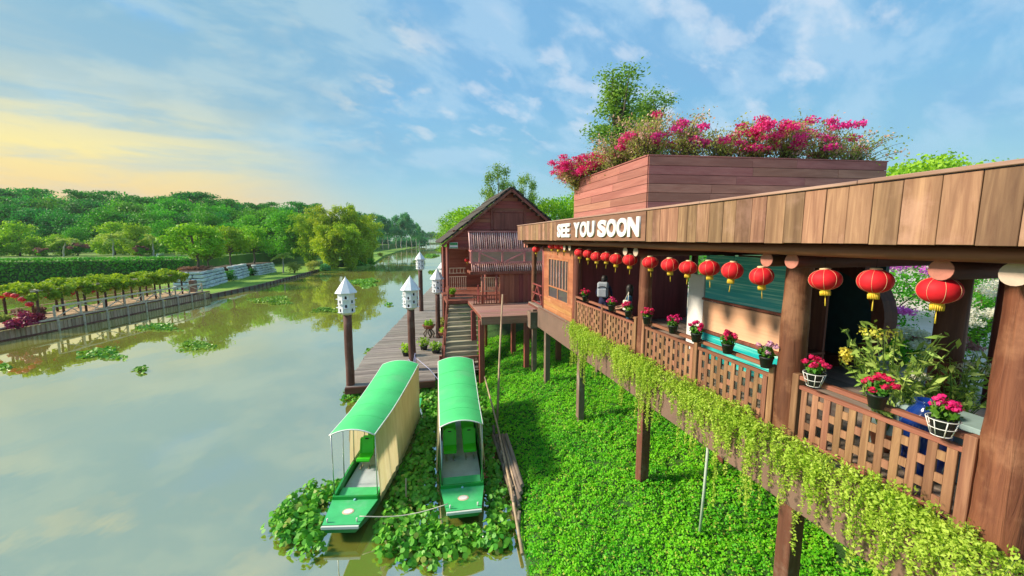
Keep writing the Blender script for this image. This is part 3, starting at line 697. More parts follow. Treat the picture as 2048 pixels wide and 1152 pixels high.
m = MB(); m.beam((bx0-.12, 21.85, 5.12), (bx1, 21.85, 5.12), .10, .16, .01); m.beam((bx0, 21.8, 5.12), (bx0, 23.5, 5.12), .10, .14); obj('balcony_beam', m, M_hutv, hut)
for x in (3.6, 4.4):
    m = MB(); m.tube([(x, 21.9, 3.38), (x, 21.9, 5.05)], .06, 8); obj('post', m, M_hutv, hut)
# inner rails and furniture seen below
def barred(x0, x1, yy, z0, z1, n, mat, name):
    m = MB(); m.box(x0, x1, yy-.03, yy+.03, z1-.05, z1); m.box(x0, x1, yy-.03, yy+.03, z0, z0+.05)
    for i in range(n): q = x0+(i+.5)*(x1-x0)/n; m.box(q-.022, q+.022, yy-.02, yy+.02, z0+.05, z1-.05)
    return obj(name, m, mat, hut)
barred(3.7, 5.0, 23.2, 3.9, 4.75, 11, M_walkrail, 'pale_lattice'); barred(2.2, 3.5, 28.0, 3.45, 4.4, 9, M_walkrail, 'pale_lattice')
barred(2.2, 3.4, 27.9, 4.6, 5.0, 5, M_walkrail, 'pale_lattice'); barred(3.0, 4.95, 21.5, 3.42, 3.95, 14, M_hutv, 'terrace_rail')
m = MB(); m.box(2.0, 2.9, 24.05, 24.09, 6.38, 6.62); obj('white_strip', m, M_cream, hut)
sg = thing('hut_sign', 'small white and green sign board under the left eave of the hut', 'sign', (2.22, HY-.3, 6.52))
m = MB(); m.box(1.98, 2.46, HY-.32, HY-.28, 6.44, 6.80, .005); obj('board', m, M_white, sg)
m = MB(); m.box(2.0, 2.44, HY-.332, HY-.322, 6.64, 6.78); m.box(2.0, 2.44, HY-.332, HY-.322, 6.46, 6.51); obj('green_band', m, plain('sign_green', (.05, .30, .10), .5), sg)
# staircase down to the dock
st = thing('staircase', 'weathered wooden staircase climbing from the dock to the hut', 'stairs', (2.0, 20, .6))
n = 14; y0, z0, y1, z1 = 19.75, .78, 23.95, 3.36
for i in range(n):
    f = i/(n-1); yy = y0+(y1-y0)*f; zz = z0+(z1-z0)*f; xl, xr = 1.25+(1.93-1.25)*f, 3.0+(3.62-3.0)*f
    m = MB(); m.box(xl, xr, yy-.17, yy+.19, zz-.05, zz, .008); m.box(xl+.02, xr-.02, yy+.14, yy+.165, zz, zz+.135); obj('step', m, M_step, st)
for q in (0, 1):
    xa, xb = (1.2, 1.88) if q == 0 else (3.05, 3.67); m = MB(); m.beam((xa, y0-.2, z0-.12), (xb, y1+.1, z1-.10), .06, .26); obj('stringer', m, M_hutv, st)
    m = MB(); m.beam((xa, y0-.1, z0+.75), (xb, y1, z1+.85), .07, .07)
    for i in range(5): f = i/4; m.beam((xa+(xb-xa)*f, y0-.1+(y1-y0+.1)*f, z0-.1+(z1-z0)*f), (xa+(xb-xa)*f, y0-.1+(y1-y0+.1)*f, z0+.78+(z1-z0+.08)*f), .08, .08)
    obj('handrail', m, M_hutv, st)
gt = thing('dock_railing', 'low brown spindle railing across the foot of the staircase', 'railing', (2.0, 18.9, .6))
m = MB(); m.box(1.1, 2.98, 18.86, 18.94, 1.26, 1.33, .006); m.box(1.12, 2.96, 18.87, 18.93, 1.08, 1.12); m.box(1.12, 2.96, 18.87, 18.93, .66, .71); obj('rail', m, M_hutv, gt)
for i in range(9):
    m = MB(); m.box(1.18+i*.21, 1.215+i*.21, 18.88, 18.92, .71, 1.26); obj('spindle', m, M_hutv, gt)
for x in (1.05, 3.03):
    m = MB(); m.box(x-.06, x+.06, 18.82, 18.94, .3, 1.45, .008); obj('post', m, M_hutv, gt)

# ------------------------------------------------------------------ plank dock
dock = thing('dock', 'weathered grey plank dock running along the water', 'dock', (-.5, 24, .3))
DL = [(17.9, -3.15), (23.3, -2.8), (27.2, -2.1), (32.5, -1.3), (41.2, .0), (56, 2.3)]
DR = [(17.9, 3.0), (23, 3.15), (30, 3.4), (41, 3.6), (56, 5.0)]
y = 17.95; k = 0
sm_ = MB()
while y < 55:
    wd = .20 if y < 40 else .6; xl, xr = interp(y, DL)+rnd.uniform(-.05, .05), interp(y, DR)
    if y < 18.8: xl, xr = xl, min(xr, .75)
    sp = xl+(xr-xl)*rnd.choice((.42, .5, .58))
    for a, bb in ((xl, sp-.004), (sp+.004, xr)):
        m = MB(); m.box(a, bb, y, y+wd-.014, .55, .6+rnd.uniform(-.006, .006), .005); obj('plank', m, M_dock, dock)
    y += wd; k += 1
m = MB(); m.box(-3.12, .73, 17.88, 17.94, .30, .58, .006)
for a, bb in zip(DL, DL[1:]): m.beam((a[1]+.06, a[0], .43), (bb[1]+.06, bb[0], .43), .09, .2)
for a, bb in zip(DL, DL[1:]): m.beam((a[1]+1.5, a[0], .43), (bb[1]+1.5, bb[0], .43), .09, .2)
obj('edge_beam', m, M_dockside, dock)
for yy in (18.1, 21, 24, 27, 30, 34, 38, 43):
    for t in (.1, .9):
        x = interp(yy, DL)*(1-t)+interp(yy, DR)*t
        if yy < 18.5 and t > .5: x = .6
        m = MB(); m.tube([(x, yy, -1.5), (x, yy, .54)], .09, 8); obj('pile', m, M_post, dock)

# ------------------------------------------------------------------ dovecotes on posts
def dovecote(label, x, y, zb, zt, rot, post_r=.175, rr=.36):
    """zt is the tip of the roof"""
    t = thing('dovecote', label, 'dovecote', (x, y, zb), 'white dovecotes on posts along the dock', rot)
    L = lambda z: z-zb
    m = MB(); h = zt-1.62; m.tube([(rnd.uniform(-.01, .01), rnd.uniform(-.01, .01), (h-zb)*i/6-(.0 if i else 0)) for i in range(7)], [post_r*(1.04-.01*i) for i in range(7)], 16, wob=.012); obj('post', m, M_post, t, True)
    z0, z1 = L(zt-1.62), L(zt-.66)
    m = MB(); m.lathe([(.17, z0-.0), (rr-.03, z0+.10), (rr, z0+.13), (rr, z1)], n=8, smooth=False, phase=math.pi/8); bx = obj('box', m, M_dovewhite, t, True)
    m = MB(); m.lathe([(rr+.01, z1-.01), (.47, z1-.005), (.475, z1+.02), (.02, L(zt)), (.012, L(zt)+.05)], n=8, smooth=False, phase=math.pi/8); obj('roof', m, M_dovewhite, t, True)
    for f in range(8):
        a = f*math.pi/4; ap = rr*math.cos(math.pi/8); u = Vector((math.cos(a), math.sin(a), 0)); s = Vector((-u.y, u.x, 0))
        for lv in ((.12, .56) if f % 2 else (.34, .78)):
            zc = z0+.13+lv*.83; m = MB(); n = 10; o0 = len(m.v)
            pts = [s*-.042+Vector((0, 0, -.06)), s*.042+Vector((0, 0, -.06))]+[s*(.042*math.cos(q))+Vector((0, 0, .03+.045*math.sin(q))) for q in [math.pi*i/6 for i in range(7)]]
            m.v += [tuple(u*(ap+.003)+p_+Vector((0, 0, zc))) for p_ in pts]+[tuple(u*(ap-.05)+p_+Vector((0, 0, zc))) for p_ in pts]; m.face(list(range(9))); m.face(list(range(9, 18))[::-1])
            for i in range(9): m.face([i, (i+1) % 9, 9+(i+1) % 9, 9+i])
            obj('entrance_hole', m, M_black, bx, True)
            m = MB(); m.obox(u*(ap+.04)+Vector((0, 0, zc-.078)), u*.045, s*.085, (0, 0, .009)); obj('perch', m, M_dovewhite, bx, True)
    return t
dovecote('nearest white dovecote on a post at the outer corner of the dock', -2.93, 18.25, -1.2, 5.36, R(5))
dovecote('white dovecote on the brown post behind the left boat with ropes tied round it', -.27, 19.75, .3, 5.22, R(28))
dovecote('smaller white dovecote on a thin post beside the potted plants and the staircase', 1.33, 25.9, .3, 5.10, R(5), .15, .34)
dovecote('far white dovecote standing in the water at the outer edge of the dock, halfway along', .42, 36.2, -1.0, 5.86, R(30), .19, .36)
dovecote('white dovecote half hidden behind the left post of the hut', 2.12, 31.5, .3, 5.4, R(0))
# ------------------------------------------------------------------ covered boats
def boat(label, x, y, rz, curtain_left, curtain_right):
    t = thing('canopy_boat', label, 'boat', (x, y, 0), 'green canopy boats moored side by side', rz)
    ST = [(0, .42, .40, .24), (.5, .50, .385, .10), (1.0, .58, .37, -.02), (2.2, .66, .35, -.12), (4.2, .68, .35, -.12), (6.0, .64, .37, -.08), (7.4, .50, .44, .10)]
    m = MB(); m.sm = False; rows = []
    for s, hw, zt, zb in ST:
        o0 = len(m.v); m.v += [(-hw, s, zt), (-hw*1.0, s, zt-.06), (-hw*.80, s, zb), (hw*.80, s, zb), (hw, s, zt-.06), (hw, s, zt)]; rows.append(o0)
    for a, b_ in zip(rows, rows[1:]):
        for i in range(5): m.face([a+i, b_+i, b_+i+1, a+i+1])
    m.face([rows[0]+i for i in range(6)]); m.face([rows[-1]+i for i in range(6)][::-1])
    hull = obj('hull', m, M_hull, t, True)
    def hw(s): return interp(s, [(a, b_) for a, b_, *_ in ST])
    def zt(s): return interp(s, [(a, c_) for a, b_, c_, d_ in ST])
    # fore deck, stern deck, side decks
    m = MB()
    for s0, s1 in ((.03, .5), (.5, 1.0)):
        m.add([(-hw(s0), s0, zt(s0)+.002), (hw(s0), s0, zt(s0)+.002), (hw(s1), s1, zt(s1)+.002), (-hw(s1), s1, zt(s1)+.002), (-hw(s0), s0, zt(s0)+.022), (hw(s0), s0, zt(s0)+.022), (hw(s1), s1, zt(s1)+.022), (-hw(s1), s1, zt(s1)+.022)], [(4, 5, 6, 7), (0, 1, 5, 4), (1, 2, 6, 5), (3, 0, 4, 7)])
    obj('bow_deck', m, M_greenlt, t, True)
    m = MB(); m.add([(-hw(6.5), 6.5, zt(6.5)+.01), (hw(6.5), 6.5, zt(6.5)+.01), (hw(7.4), 7.4, zt(7.4)+.01), (-hw(7.4), 7.4, zt(7.4)+.01)], [(0, 1, 2, 3)]); obj('stern_deck', m, M_greenlt, t, True)
    m = MB(); m.beam((-.43, -.012, .385), (.43, -.012, .385), .05, .075, .008); obj('bow_edge', m, M_pale, t, True)
    m = MB(); m.lathe([(.135, .0), (.13, .006)], (0, 0, 0), 20); m.v = [(a*1.05, .50+b_*.85, zt(.5)+.024+c) for a, b_, c in m.v]; em = obj('emblem', m, plain('emblem_rim', (.75, .52, .36), .5), t, True)
    m = MB(); m.lathe([(.10, .0), (.098, .004)], (0, 0, 0), 20); m.v = [(a*1.1, .50+b_*.8, zt(.5)+.0315+c) for a, b_, c in m.v]; obj('emblem_centre', m, M_white, em, True)
    # coaming round the well
    m = MB(); ss = [1.0, 2.2, 4.2, 6.0, 6.5]; wi = .07
    m.beam((-hw(1)+.01, 1.0, zt(1)+.03), (hw(1)-.01, 1.0, zt(1)+.03), .06, .17, .008)
    m.beam((-hw(6.5)+.03, 6.5, zt(6.5)+.05), (hw(6.5)-.03, 6.5, zt(6.5)+.05), .06, .2)
    for sg in (-1, 1):
        for a, b_ in zip(ss, ss[1:]): m.beam((sg*(hw(a)-wi/2), a, zt(a)+.02), (sg*(hw(b_)-wi/2), b_+.01, zt(b_)+.02), .055, .19)
    obj('coaming', m, M_green, t, True)
    m = MB()   # inside walls and floor
    m.box(-.55, .55, 1.05, 6.45, .19, .24); obj('floor', m, M_boatfloor, t, True)
    m = MB(); m.box(-.52, .52, 1.04, 1.55, .24, .36, .008); obj('bow_step', m, M_greenlt, t, True)
    m = MB(); m.lathe([(.03, 0), (.035, .02), (.02, .04)], (0, .955, zt(1)+.02), 10); obj('bow_lamp', m, plain('lamp_glass', (.35, .65, .75), .2), t, True)
    for sg in (-1, 1):
        m = MB(); m.tube([(sg*.34, .12, zt(.1)+.02), (sg*.34, .12, zt(.1)+.12)], .02, 8); obj('cleat', m, M_pale, t, True)
    # arched canopy
    s0, s1, ns, nx = .98, 6.1, 10, 10
    def cw(s): return .56+.11*(s-s0)/(s1-s0)
    def cz(s): return 2.06+.24*max(0, (s-2.4)/3.7)**1.6+.05*max(0, (2.4-s)/1.4)
    def pt(s, q, dz=0): return (q*cw(s), s, cz(s)+.15*(1-q*q)+dz)
    m = MB(); m.sm = True
    for dz in (0, .022):
        for i in range(ns+1):
            for j in range(nx+1): m.v.append(pt(s0+(s1-s0)*i/ns, -1+2*j/nx, dz))
    K = (ns+1)*(nx+1)
    for i in range(ns):
        for j in range(nx):
            a = i*(nx+1)+j; q = [a, a+1, a+nx+2, a+nx+1]; m.face([K+k for k in q]); m.face(q[::-1])
    can = obj('canopy', m, M_canopy, t, True)
    m = MB(); r = .017
    for s in (s0, s1): m.tube([pt(s, -1+2*j/nx, .012) for j in range(nx+1)], r, 6)
    for q in (-1, 1): m.tube([pt(s0+(s1-s0)*i/ns, q, .012) for i in range(ns+1)], r, 6)
    obj('canopy_edge', m, M_white, can, True)
    for s in (1.85, 2.7, 3.7, 4.8):
        m = MB(); m.tube([pt(s, -1+2*j/nx, .024) for j in range(nx+1)], .007, 5); obj('canopy_seam', m, M_canopy, can, True)
    for s in (1.06, 1.85, 2.7, 3.7, 4.8, 5.9):
        for sg in (-1, 1):
            m = MB(); m.tube([(sg*(hw(s)-.04), s, zt(s)+.1), pt(s, sg*.98, -.01)], .014, 6); obj('pole', m, M_steel, t, True)
    for sg, (a0, lowf) in ((-1, curtain_left), (1, curtain_right)):
        if a0 is None: continue
        m = MB(); m.sm = True; n = 30; kk = 5
        for i in range(n+1):
            s = a0+(s1-.05-a0)*i/n
            for j in range(kk+1):
                f = j/kk; zb = zt(s)+lowf*(.0 if i > 3 else .0); top = Vector(pt(s, sg, -.005)); bot = Vector((sg*(hw(s)+.045), s, zb-.06))
                p = top.lerp(bot, f); p.x += sg*(.018*math.sin(s*17+j*.6)*f+.01); m.v.append(tuple(p))
        for i in range(n):
            for j in range(kk): a = i*(kk+1)+j; m.face([a, a+1, a+kk+2, a+kk+1])
        obj('curtain', m, M_tarp, t, True)
    for k in range(5):
        for sg in (-1, 1):
            s = 2.7+k*.76; x0 = sg*.30; m = MB()
            m.obox((x0, s, 0.580), (.20, 0, 0), (0, .19, 0), (0, 0, .028), .02); m.obox((x0, s-.19, 0.550), (.19, 0, 0), (0, .02, 0), (0, 0, .03), .012)
            m.obox((x0, s+.235, 0.800), (.19, 0, 0), (0, .022, .0), (0, .06, .24), .02); m.obox((x0, s+.285, 1.040), (.12, 0, 0), (0, .02, 0), (0, .012, .05), .015)
            for q in (-1, 1): m.obox((x0+q*.185, s+.22, 0.800), (.018, 0, 0), (0, .035, 0), (0, .055, .22), .01)
            sc = obj('seat', m, M_seat, t, True)
            m = MB()
            for dx_ in (-.12, .12): m.tube([(x0+dx_, s, 0.230), (x0+dx_, s, 0.555)], .018, 6); m.obox((x0+dx_, s, 0.250), (.03, 0, 0), (0, .12, 0), (0, 0, .01))
            obj('seat_leg', m, M_steel, sc, True)
            m = MB(); m.obox((x0, s+.245, 1.015), (.05, 0, 0), (0, .005, 0), (0, .006, .014)); obj('grip_slot', m, M_black, sc, True)
    return t
BOATS = [(-1.86, 9.2, R(-11.5)), (.99, 9.05, R(-4.0))]
boat('green canopy boat nearer open water, cream tarp down its right side', -1.86, 9.2, R(-11.5), (2.6, 0), (1.0, 0))
boat('green canopy boat nearer the bank, moored straight, open well with two seats showing', .99, 9.05, R(-4.0), (1.7, 0), (1.9, 0))
m = MB(); a, b_ = Vector((-1.45, 9.32, .5)), Vector((.62, 9.28, .5)); m.tube([tuple(a.lerp(b_, i/12)+Vector((0, 0, -.14*math.sin(math.pi*i/12)))) for i in range(13)], .012, 6)
tag(obj('mooring_rope', m, M_rope), 'pale rope slung between the bows of the two green boats', 'rope')
m = MB(); m.tube([(-.45, 19.55, 1.2), (-.25, 19.5, .9), (-.12, 19.45, 1.5)], .02, 6); m.tube([(-.12, 19.5, 1.3), (-.2, 18.6, .7), (-.35, 16.6, .7)], .015, 6); m.tube([(-.1, 19.5, 1.25), (.5, 18.2, 1.05), (.95, 15.9, 1.1)], .012, 6); m.lathe([(.19, .0), (.205, .05), (.19, .1)], (-.3, 19.72, .85), 16)
tag(obj('knotted_rope', m, M_ropeblue), 'bluish rope knotted round the dovecote post behind the boats', 'rope')
# canes and logs along the water's edge
for lab, pts, r in (('pale upright bamboo cane leaning in front of the hut floor', [(3.57, 16.46, 4.65), (3.1, 14.9, 2.3), (2.72, 13.6, .0)], .045),
                    ('long bamboo cane lying down the bank beside the right boat', [(2.86, 17.0, .9), (2.62, 13.0, .55), (2.30, 9.6, .42), (2.1, 7.7, .15)], .04),
                    ('thin bamboo cane resting on the retaining logs', [(2.62, 12.2, .55), (2.5, 10.6, .5), (2.42, 9.2, .35)], .03)):
    m = MB(); m.tube(pts, [r*(.8+.25*i/(len(pts)-1)) for i in range(len(pts))], 9); tag(obj('bamboo_cane', m, M_bamboo), lab, 'bamboo cane', 'bamboo canes along the bank')
lw = thing('retaining_logs', 'weathered grey logs and stakes holding the edge of the bank', 'log edging', (2.5, 10.5, .2))
for i in range(5):
    m = MB(); o_ = .07*i; m.tube([(2.45+o_, 12.9-i*.2, .25+.10*i), (2.40+o_+rnd.uniform(-.03, .03), 11, .22+.10*i), (2.30+o_, 8.9+i*.15, .18+.09*i)], .055, 8, wob=.1); obj('log', m, M_retain, lw)
for i in range(9):
    yy = 8.6+i*.55; x = interp(yy, EDGE)-.02; m = MB(); m.tube([(x, yy, -.6), (x+rnd.uniform(-.05, .05), yy, .42+rnd.uniform(0, .15))], .045, 7, wob=.08); obj('stake', m, M_retain, lw)
m = MB(); m.tube([(-.42, 10.2, -.3), (-.40, 10.2, .75)], .022, 6); tag(obj('mooring_stake', m, M_bamboo), 'thin stake standing in the leaves between the two boats', 'stake')
m = MB(); m.tube([(5.66, 6.6, .6), (5.5, 6.35, 2.0), (5.32, 6.1, 3.4)], .028, 10); tag(obj('drain_pipe', m, M_pipe), 'pale plastic pipe running down from the deck into the ground cover', 'pipe')

# ------------------------------------------------------------------ lanterns
def lantern_proto(loc, label):
    t = thing('paper_lantern', label, 'lantern', loc, 'red lanterns hung along the eave')
    m = MB(); prof = []; n = 14
    for i in range(n+1):
        a = -math.pi/2+math.pi*i/n; prof.append((max(.055, .172*math.cos(a)**.85 if math.cos(a) > 0 else .055), .132*math.sin(a)))
    m.sm = True; k = 32; o0 = 0
    for r, z in prof:
        for j in range(k): q = 2*math.pi*j/k; rr = r*(1-.018*(j % 2)); m.v.append((rr*math.cos(q), rr*math.sin(q), z))
    for i in range(n):
        for j in range(k): j2 = (j+1) % k; m.face([i*k+j, i*k+j2, (i+1)*k+j2, (i+1)*k+j])
    obj('shade', m, M_lantern, t, True)
    m = MB()
    for j in range(0, 32, 4): q = 2*math.pi*j/32; m.tube([((r*1.003)*math.cos(q), (r*1.003)*math.sin(q), z) for r, z in prof], .0016, 4)
    obj('rib', m, M_brass, t, True)
    m = MB(); m.lathe([(.058, .125), (.058, .148), (.03, .152)], n=14); obj('top_cap', m, M_brass, t, True)
    m = MB(); m.lathe([(.045, -.195), (.050, -.15), (.055, -.128)], n=20, smooth=False)
    for j in range(20): q = 2*math.pi*j/20; m.tube([(.052*math.cos(q), .052*math.sin(q), -.15), (.050*math.cos(q), .050*math.sin(q), -.205)], .006, 4)
    obj('fringe', m, M_gold, t, True)
    m = MB(); m.tube([(0, 0, -.21), (0, 0, -.27), (.002, 0, -.34)], [.003, .006, .008], 6); obj('tassel', m, M_gold, t, True)
    m = MB(); m.tube([(0, 0, .15), (0, 0, .36)], .003, 4); obj('hanger', m, M_black, t, True)
    return t
LAN = [(2.86, 6.49, 'red lantern nearest the big near column, behind the pale sawn log end'), (3.45, 6.52, 'red lantern hanging above the tall yellow orchid'), (4.02, 6.48, 'red lantern just right of the second big column, above the basket of crimson flowers'),
       (4.98, 6.44, 'red lantern partly behind the sawn log ends beside the second column'), (5.55, 6.48, 'red lantern over the middle of the teal stall canvas'), (6.10, 6.48, 'red lantern over the left edge of the teal stall canvas'),
       (6.68, 6.45, 'red lantern hanging in front of the white board'), (7.22, 6.47, 'red lantern between the third column and the white board'), (7.95, 6.48, 'red lantern in front of the third column'),
       (8.80, 6.49, 'red lantern below the pair of pale log ends by the third column'), (9.48, 6.48, 'red lantern above the person with long hair'), (10.07, 6.51, 'red lantern right of the one over the grey backpack'),
       (10.69, 6.49, 'red lantern over the grey backpack'), (11.24, 6.55, 'second red lantern from the boarded bay window'), (11.89, 6.57, 'red lantern beside the post at the edge of the bay window'),
       (13.21, 6.74, 'red lantern over the bay window, closest to the railing'), (13.86, 6.74, 'middle one of the red lanterns over the bay window'), (14.52, 6.74, 'red lantern over the bay window, closest to the hut'), (16.7, 6.55, 'lone red lantern at the far corner post next to the hut')]
LP = lantern_proto((5.1, LAN[0][0], LAN[0][1]), LAN[0][2])
for i, (yy, zz, lab) in enumerate(LAN[1:]): dup(LP, (5.1+rnd.uniform(-.02, .02), yy, zz), rnd.uniform(0, 6), (rnd.uniform(.95, 1.05), rnd.uniform(.95, 1.05), rnd.uniform(.93, 1.06)), lab).rotation_euler = (rnd.uniform(-.09, .09), rnd.uniform(-.09, .09), rnd.uniform(0, 6))
dup(LP, (3.35, 26.5, 5.6), 1.0, 1.0, 'red lantern hanging in the shade inside the hut porch')

# ------------------------------------------------------------------ flower pots on the railing
def flower_pot(label, loc, petal, basket, n=60, spread=.15, name='flower_pot'):
    t = thing(name, label, 'flower pot', loc, 'pots of flowers hung on the railing')
    m = MB(); m.lathe([(.070, 0), (.098, .15), (.104, .15), (.104, .172), (.094, .172), (.090, .14), (.01, .14)], n=18); obj('pot', m, M_pot, t, True)
    if basket:
        m = MB()
        for j in range(8): q = 2*math.pi*j/8; m.tube([(.078*math.cos(q), .078*math.sin(q), -.008), (.128*math.cos(q), .128*math.sin(q), .165)], .005, 5)
        for r, z in ((.128, .165), (.102, .075), (.078, -.008)): m.tube([(r*math.cos(2*math.pi*j/20), r*math.sin(2*math.pi*j/20), z) for j in range(21)], .005, 5, False)
        m.tube([(.12, -.02, .165), (.15, -.02, .215), (.17, -.02, .17)], .005, 5)
        obj('wire_basket', m, M_wire, t, True)
    lv = Leaves(); P, u = blob((0, 0, .235), (.12, .12, .09), 150, .3); lv.add(leaf_quads(P, .068, .6, u, .5)); lv.obj('foliage', L_mid_pot, t, (0, 0, 0)).location = (0, 0, 0)
    lv = Leaves()
    for i in range(11 if n > 40 else 6):
        a = rnd.uniform(0, 2*math.pi); r = spread*math.sqrt(rnd.uniform(.02, 1)); c = (r*math.cos(a), r*math.sin(a), .35+rnd.uniform(-.05, .05)-.5*r*r/.15)
        P, u = blob(c, (.045, .045, .032), n//2, .4); lv.add(leaf_quads(P, .034, .9, u, .75, .15))
    lv.obj('blossom', petal, t, (0, 0, 0)).location = (0, 0, 0)
    m = MB()
    for i in range(8): a = rnd.uniform(0, 6.28); r = rnd.uniform(.03, .12); m.tube([(r*.3*math.cos(a), r*.3*math.sin(a), .15), (r*math.cos(a), r*math.sin(a), .34)], .004, 4)
    obj('stem', m, M_stem, t, True)
    return t
L_mid_pot = leaf('pot_plant_leaf', (.04, .17, .015), (.16, .38, .03), .3, .45, .05, 6)
POTS = [(11.60, 'small pot of crimson flowers at the bay window end of the railing', P_red, 0), (9.85, 'pot of crimson and white flowers below the grey backpack', P_red, 0), (8.95, 'pot of crimson flowers on the railing in front of the person with the white bag', P_red, 0),
        (8.12, 'pot of crimson flowers just right of the third column', P_red, 0), (7.15, 'pot of crimson flowers on the railing left of the white board', P_red, 0), (6.44, 'pot of crimson flowers below the white board', P_red, 0),
        (5.64, 'pot of crimson flowers in front of the orange counter band', P_red, 0), (4.86, 'pot of lilac and white flowers beside the second column', P_lilac, 0), (4.10, 'white wire basket of crimson flowers just right of the second column', P_red, 1),
        (3.34, 'dark pot of crimson flowers in the gap between two rails', P_red, 0), (2.74, 'white wire basket of crimson flowers nearest the big near column', P_red, 1)]
for yy, lab, pm, bk in POTS:
    z = 5.045 if yy > 3 else 5.02
    flower_pot(lab, (5.18, yy, z), pm, bk, 60 if yy < 9 else 44, .13 if yy > 4.5 else .15)

# ------------------------------------------------------------------ trailing creeper along the deck edge
tc = thing('trailing_creeper', 'bright yellow-green creeper spilling over the deck edge below the railing', 'creeper', (5.1, 6, 4.0))
lv = Leaves(); stm = MB()
def vmass(y): return .55+.32*math.sin(y*2.3+1.1)+.25*math.sin(y*5.1)+.18*math.sin(y*11.7+.6)
yy = -.3
while yy < 12.55:
    near = yy < 2.4
    for k in range(2 if yy > 1 else 3):
        y = yy+rnd.uniform(-.02, .02); mass = max(.12, vmass(y)); L = rnd.uniform(.15, .55)*(.6+mass)+(rnd.random() < .17)*rnd.uniform(.3, 1.1)
        o = rnd.uniform(.03, .30)+(rnd.uniform(0, .35) if near else 0); up = rnd.uniform(.0, .26)+(.05 if mass > .7 else 0); x0 = 5.20+rnd.uniform(-.06, .03); z0 = 4.06
        n = max(8, int(L/.017)); tt = np.linspace(0, 1, n)[:, None]
        sw = rnd.uniform(-.12, .12); ph = rnd.uniform(0, 6.28)
        X = x0-o*np.minimum(1, tt*3.2)-.02*np.sin(tt*9+ph); Yc = y+sw*tt+.02*np.sin(tt*13+ph); Z = z0+up*np.sin(np.minimum(1, tt*3)*math.pi*.75)-np.maximum(0, tt-.15)*L*1.15
        Pp = np.concatenate([X, Yc, Z], 1); Pl = np.repeat(Pp, 2, 0)+rng.normal(size=(2*n, 3))*.016
        lv.add(leaf_quads(Pl, .046 if not near else .042, .5, np.tile(np.array([[-.5, -.2, .6]]), (2*n, 1)), .35))
        if rnd.random() < .35: stm.tube([tuple(q) for q in Pp[::max(1, n//6)]], .0035, 3, False)
    yy += .027
for i in range(150):
    y = rnd.uniform(-.3, 12.5)
    if vmass(y) < .4: continue
    P, u = blob((5.06-rnd.uniform(0, .15), y, 4.10+rnd.uniform(-.1, .06)), (.11, .16, .09), 70, .4); lv.add(leaf_quads(P, .046, .5, u, .4))
lv.obj('foliage', L_vine, tc); obj('stem', stm, M_stem, tc)
# ------------------------------------------------------------------ inside the pavilion
ms = thing('market_stall', 'teal striped canvas stall with an orange timber counter band', 'stall', (7.1, 7.2, 4.06))
m = MB(); m.obox((6.93, 7.28, 6.08), (.0, 1.17, -.0), (.006, 0, 0), (-.06, 0, .53)); m.v = [(a+.09*(c-5.5), b_, c) for a, b_, c in m.v]; obj('canvas', m, M_teal, ms)
m = MB(); m.beam((6.93, 6.08, 5.53), (6.93, 8.46, 5.53), .05, .05); m.beam((6.93, 6.08, 4.74), (6.93, 8.46, 4.74), .05, .06); obj('batten', m, M_hutv, ms)
m = MB(); m.box(6.94, 6.99, 6.1, 8.44, 4.78, 5.48, .004); obj('counter_band', m, wood('counter_wood', (.80, .42, .24), (.92, .58, .38), 'Y', .5, .4, .05), ms)
m = MB(); m.box(6.95, 7.0, 6.1, 8.44, 4.08, 4.70); obj('counter_skirt', m, M_teal, ms)
m = MB(); m.box(6.9, 7.9, 6.08, 8.46, 4.72, 4.76); m.box(7.85, 7.9, 6.1, 8.4, 4.06, 6.6); obj('counter_top', m, M_dark, ms)
m = MB(); m.box(7.0, 7.06, 8.52, 9.1, 4.1, 6.1, .01); tag(obj('white_board', m, M_white), 'tall plain white board standing at the end of the teal stall', 'board')
bj = thing('glazed_jar', 'rounded cobalt blue glazed jar standing behind the railing', 'jar', (6.05, 3.35, 4.05))
m = MB(); m.lathe([(.14, 0), (.20, .12), (.245, .40), (.24, .70), (.17, .86), (.115, .92), (.115, .97), (.135, .99), (.11, .99), (.10, .93)], n=28); m.v = [(a, b_, c) for a, b_, c in m.v]; obj('body', m, M_blue, bj, True)
m = MB(); m.box(6.25, 6.75, 2.9, 4.15, 4.75, 4.82, .006); m.box(6.3, 6.36, 3.0, 4.1, 4.06, 4.75); m.box(6.64, 6.7, 3.0, 4.1, 4.06, 4.75)
tag(obj('planter_bench', m, M_bluegrey), 'grey-blue bench holding the orchids behind the railing', 'bench')
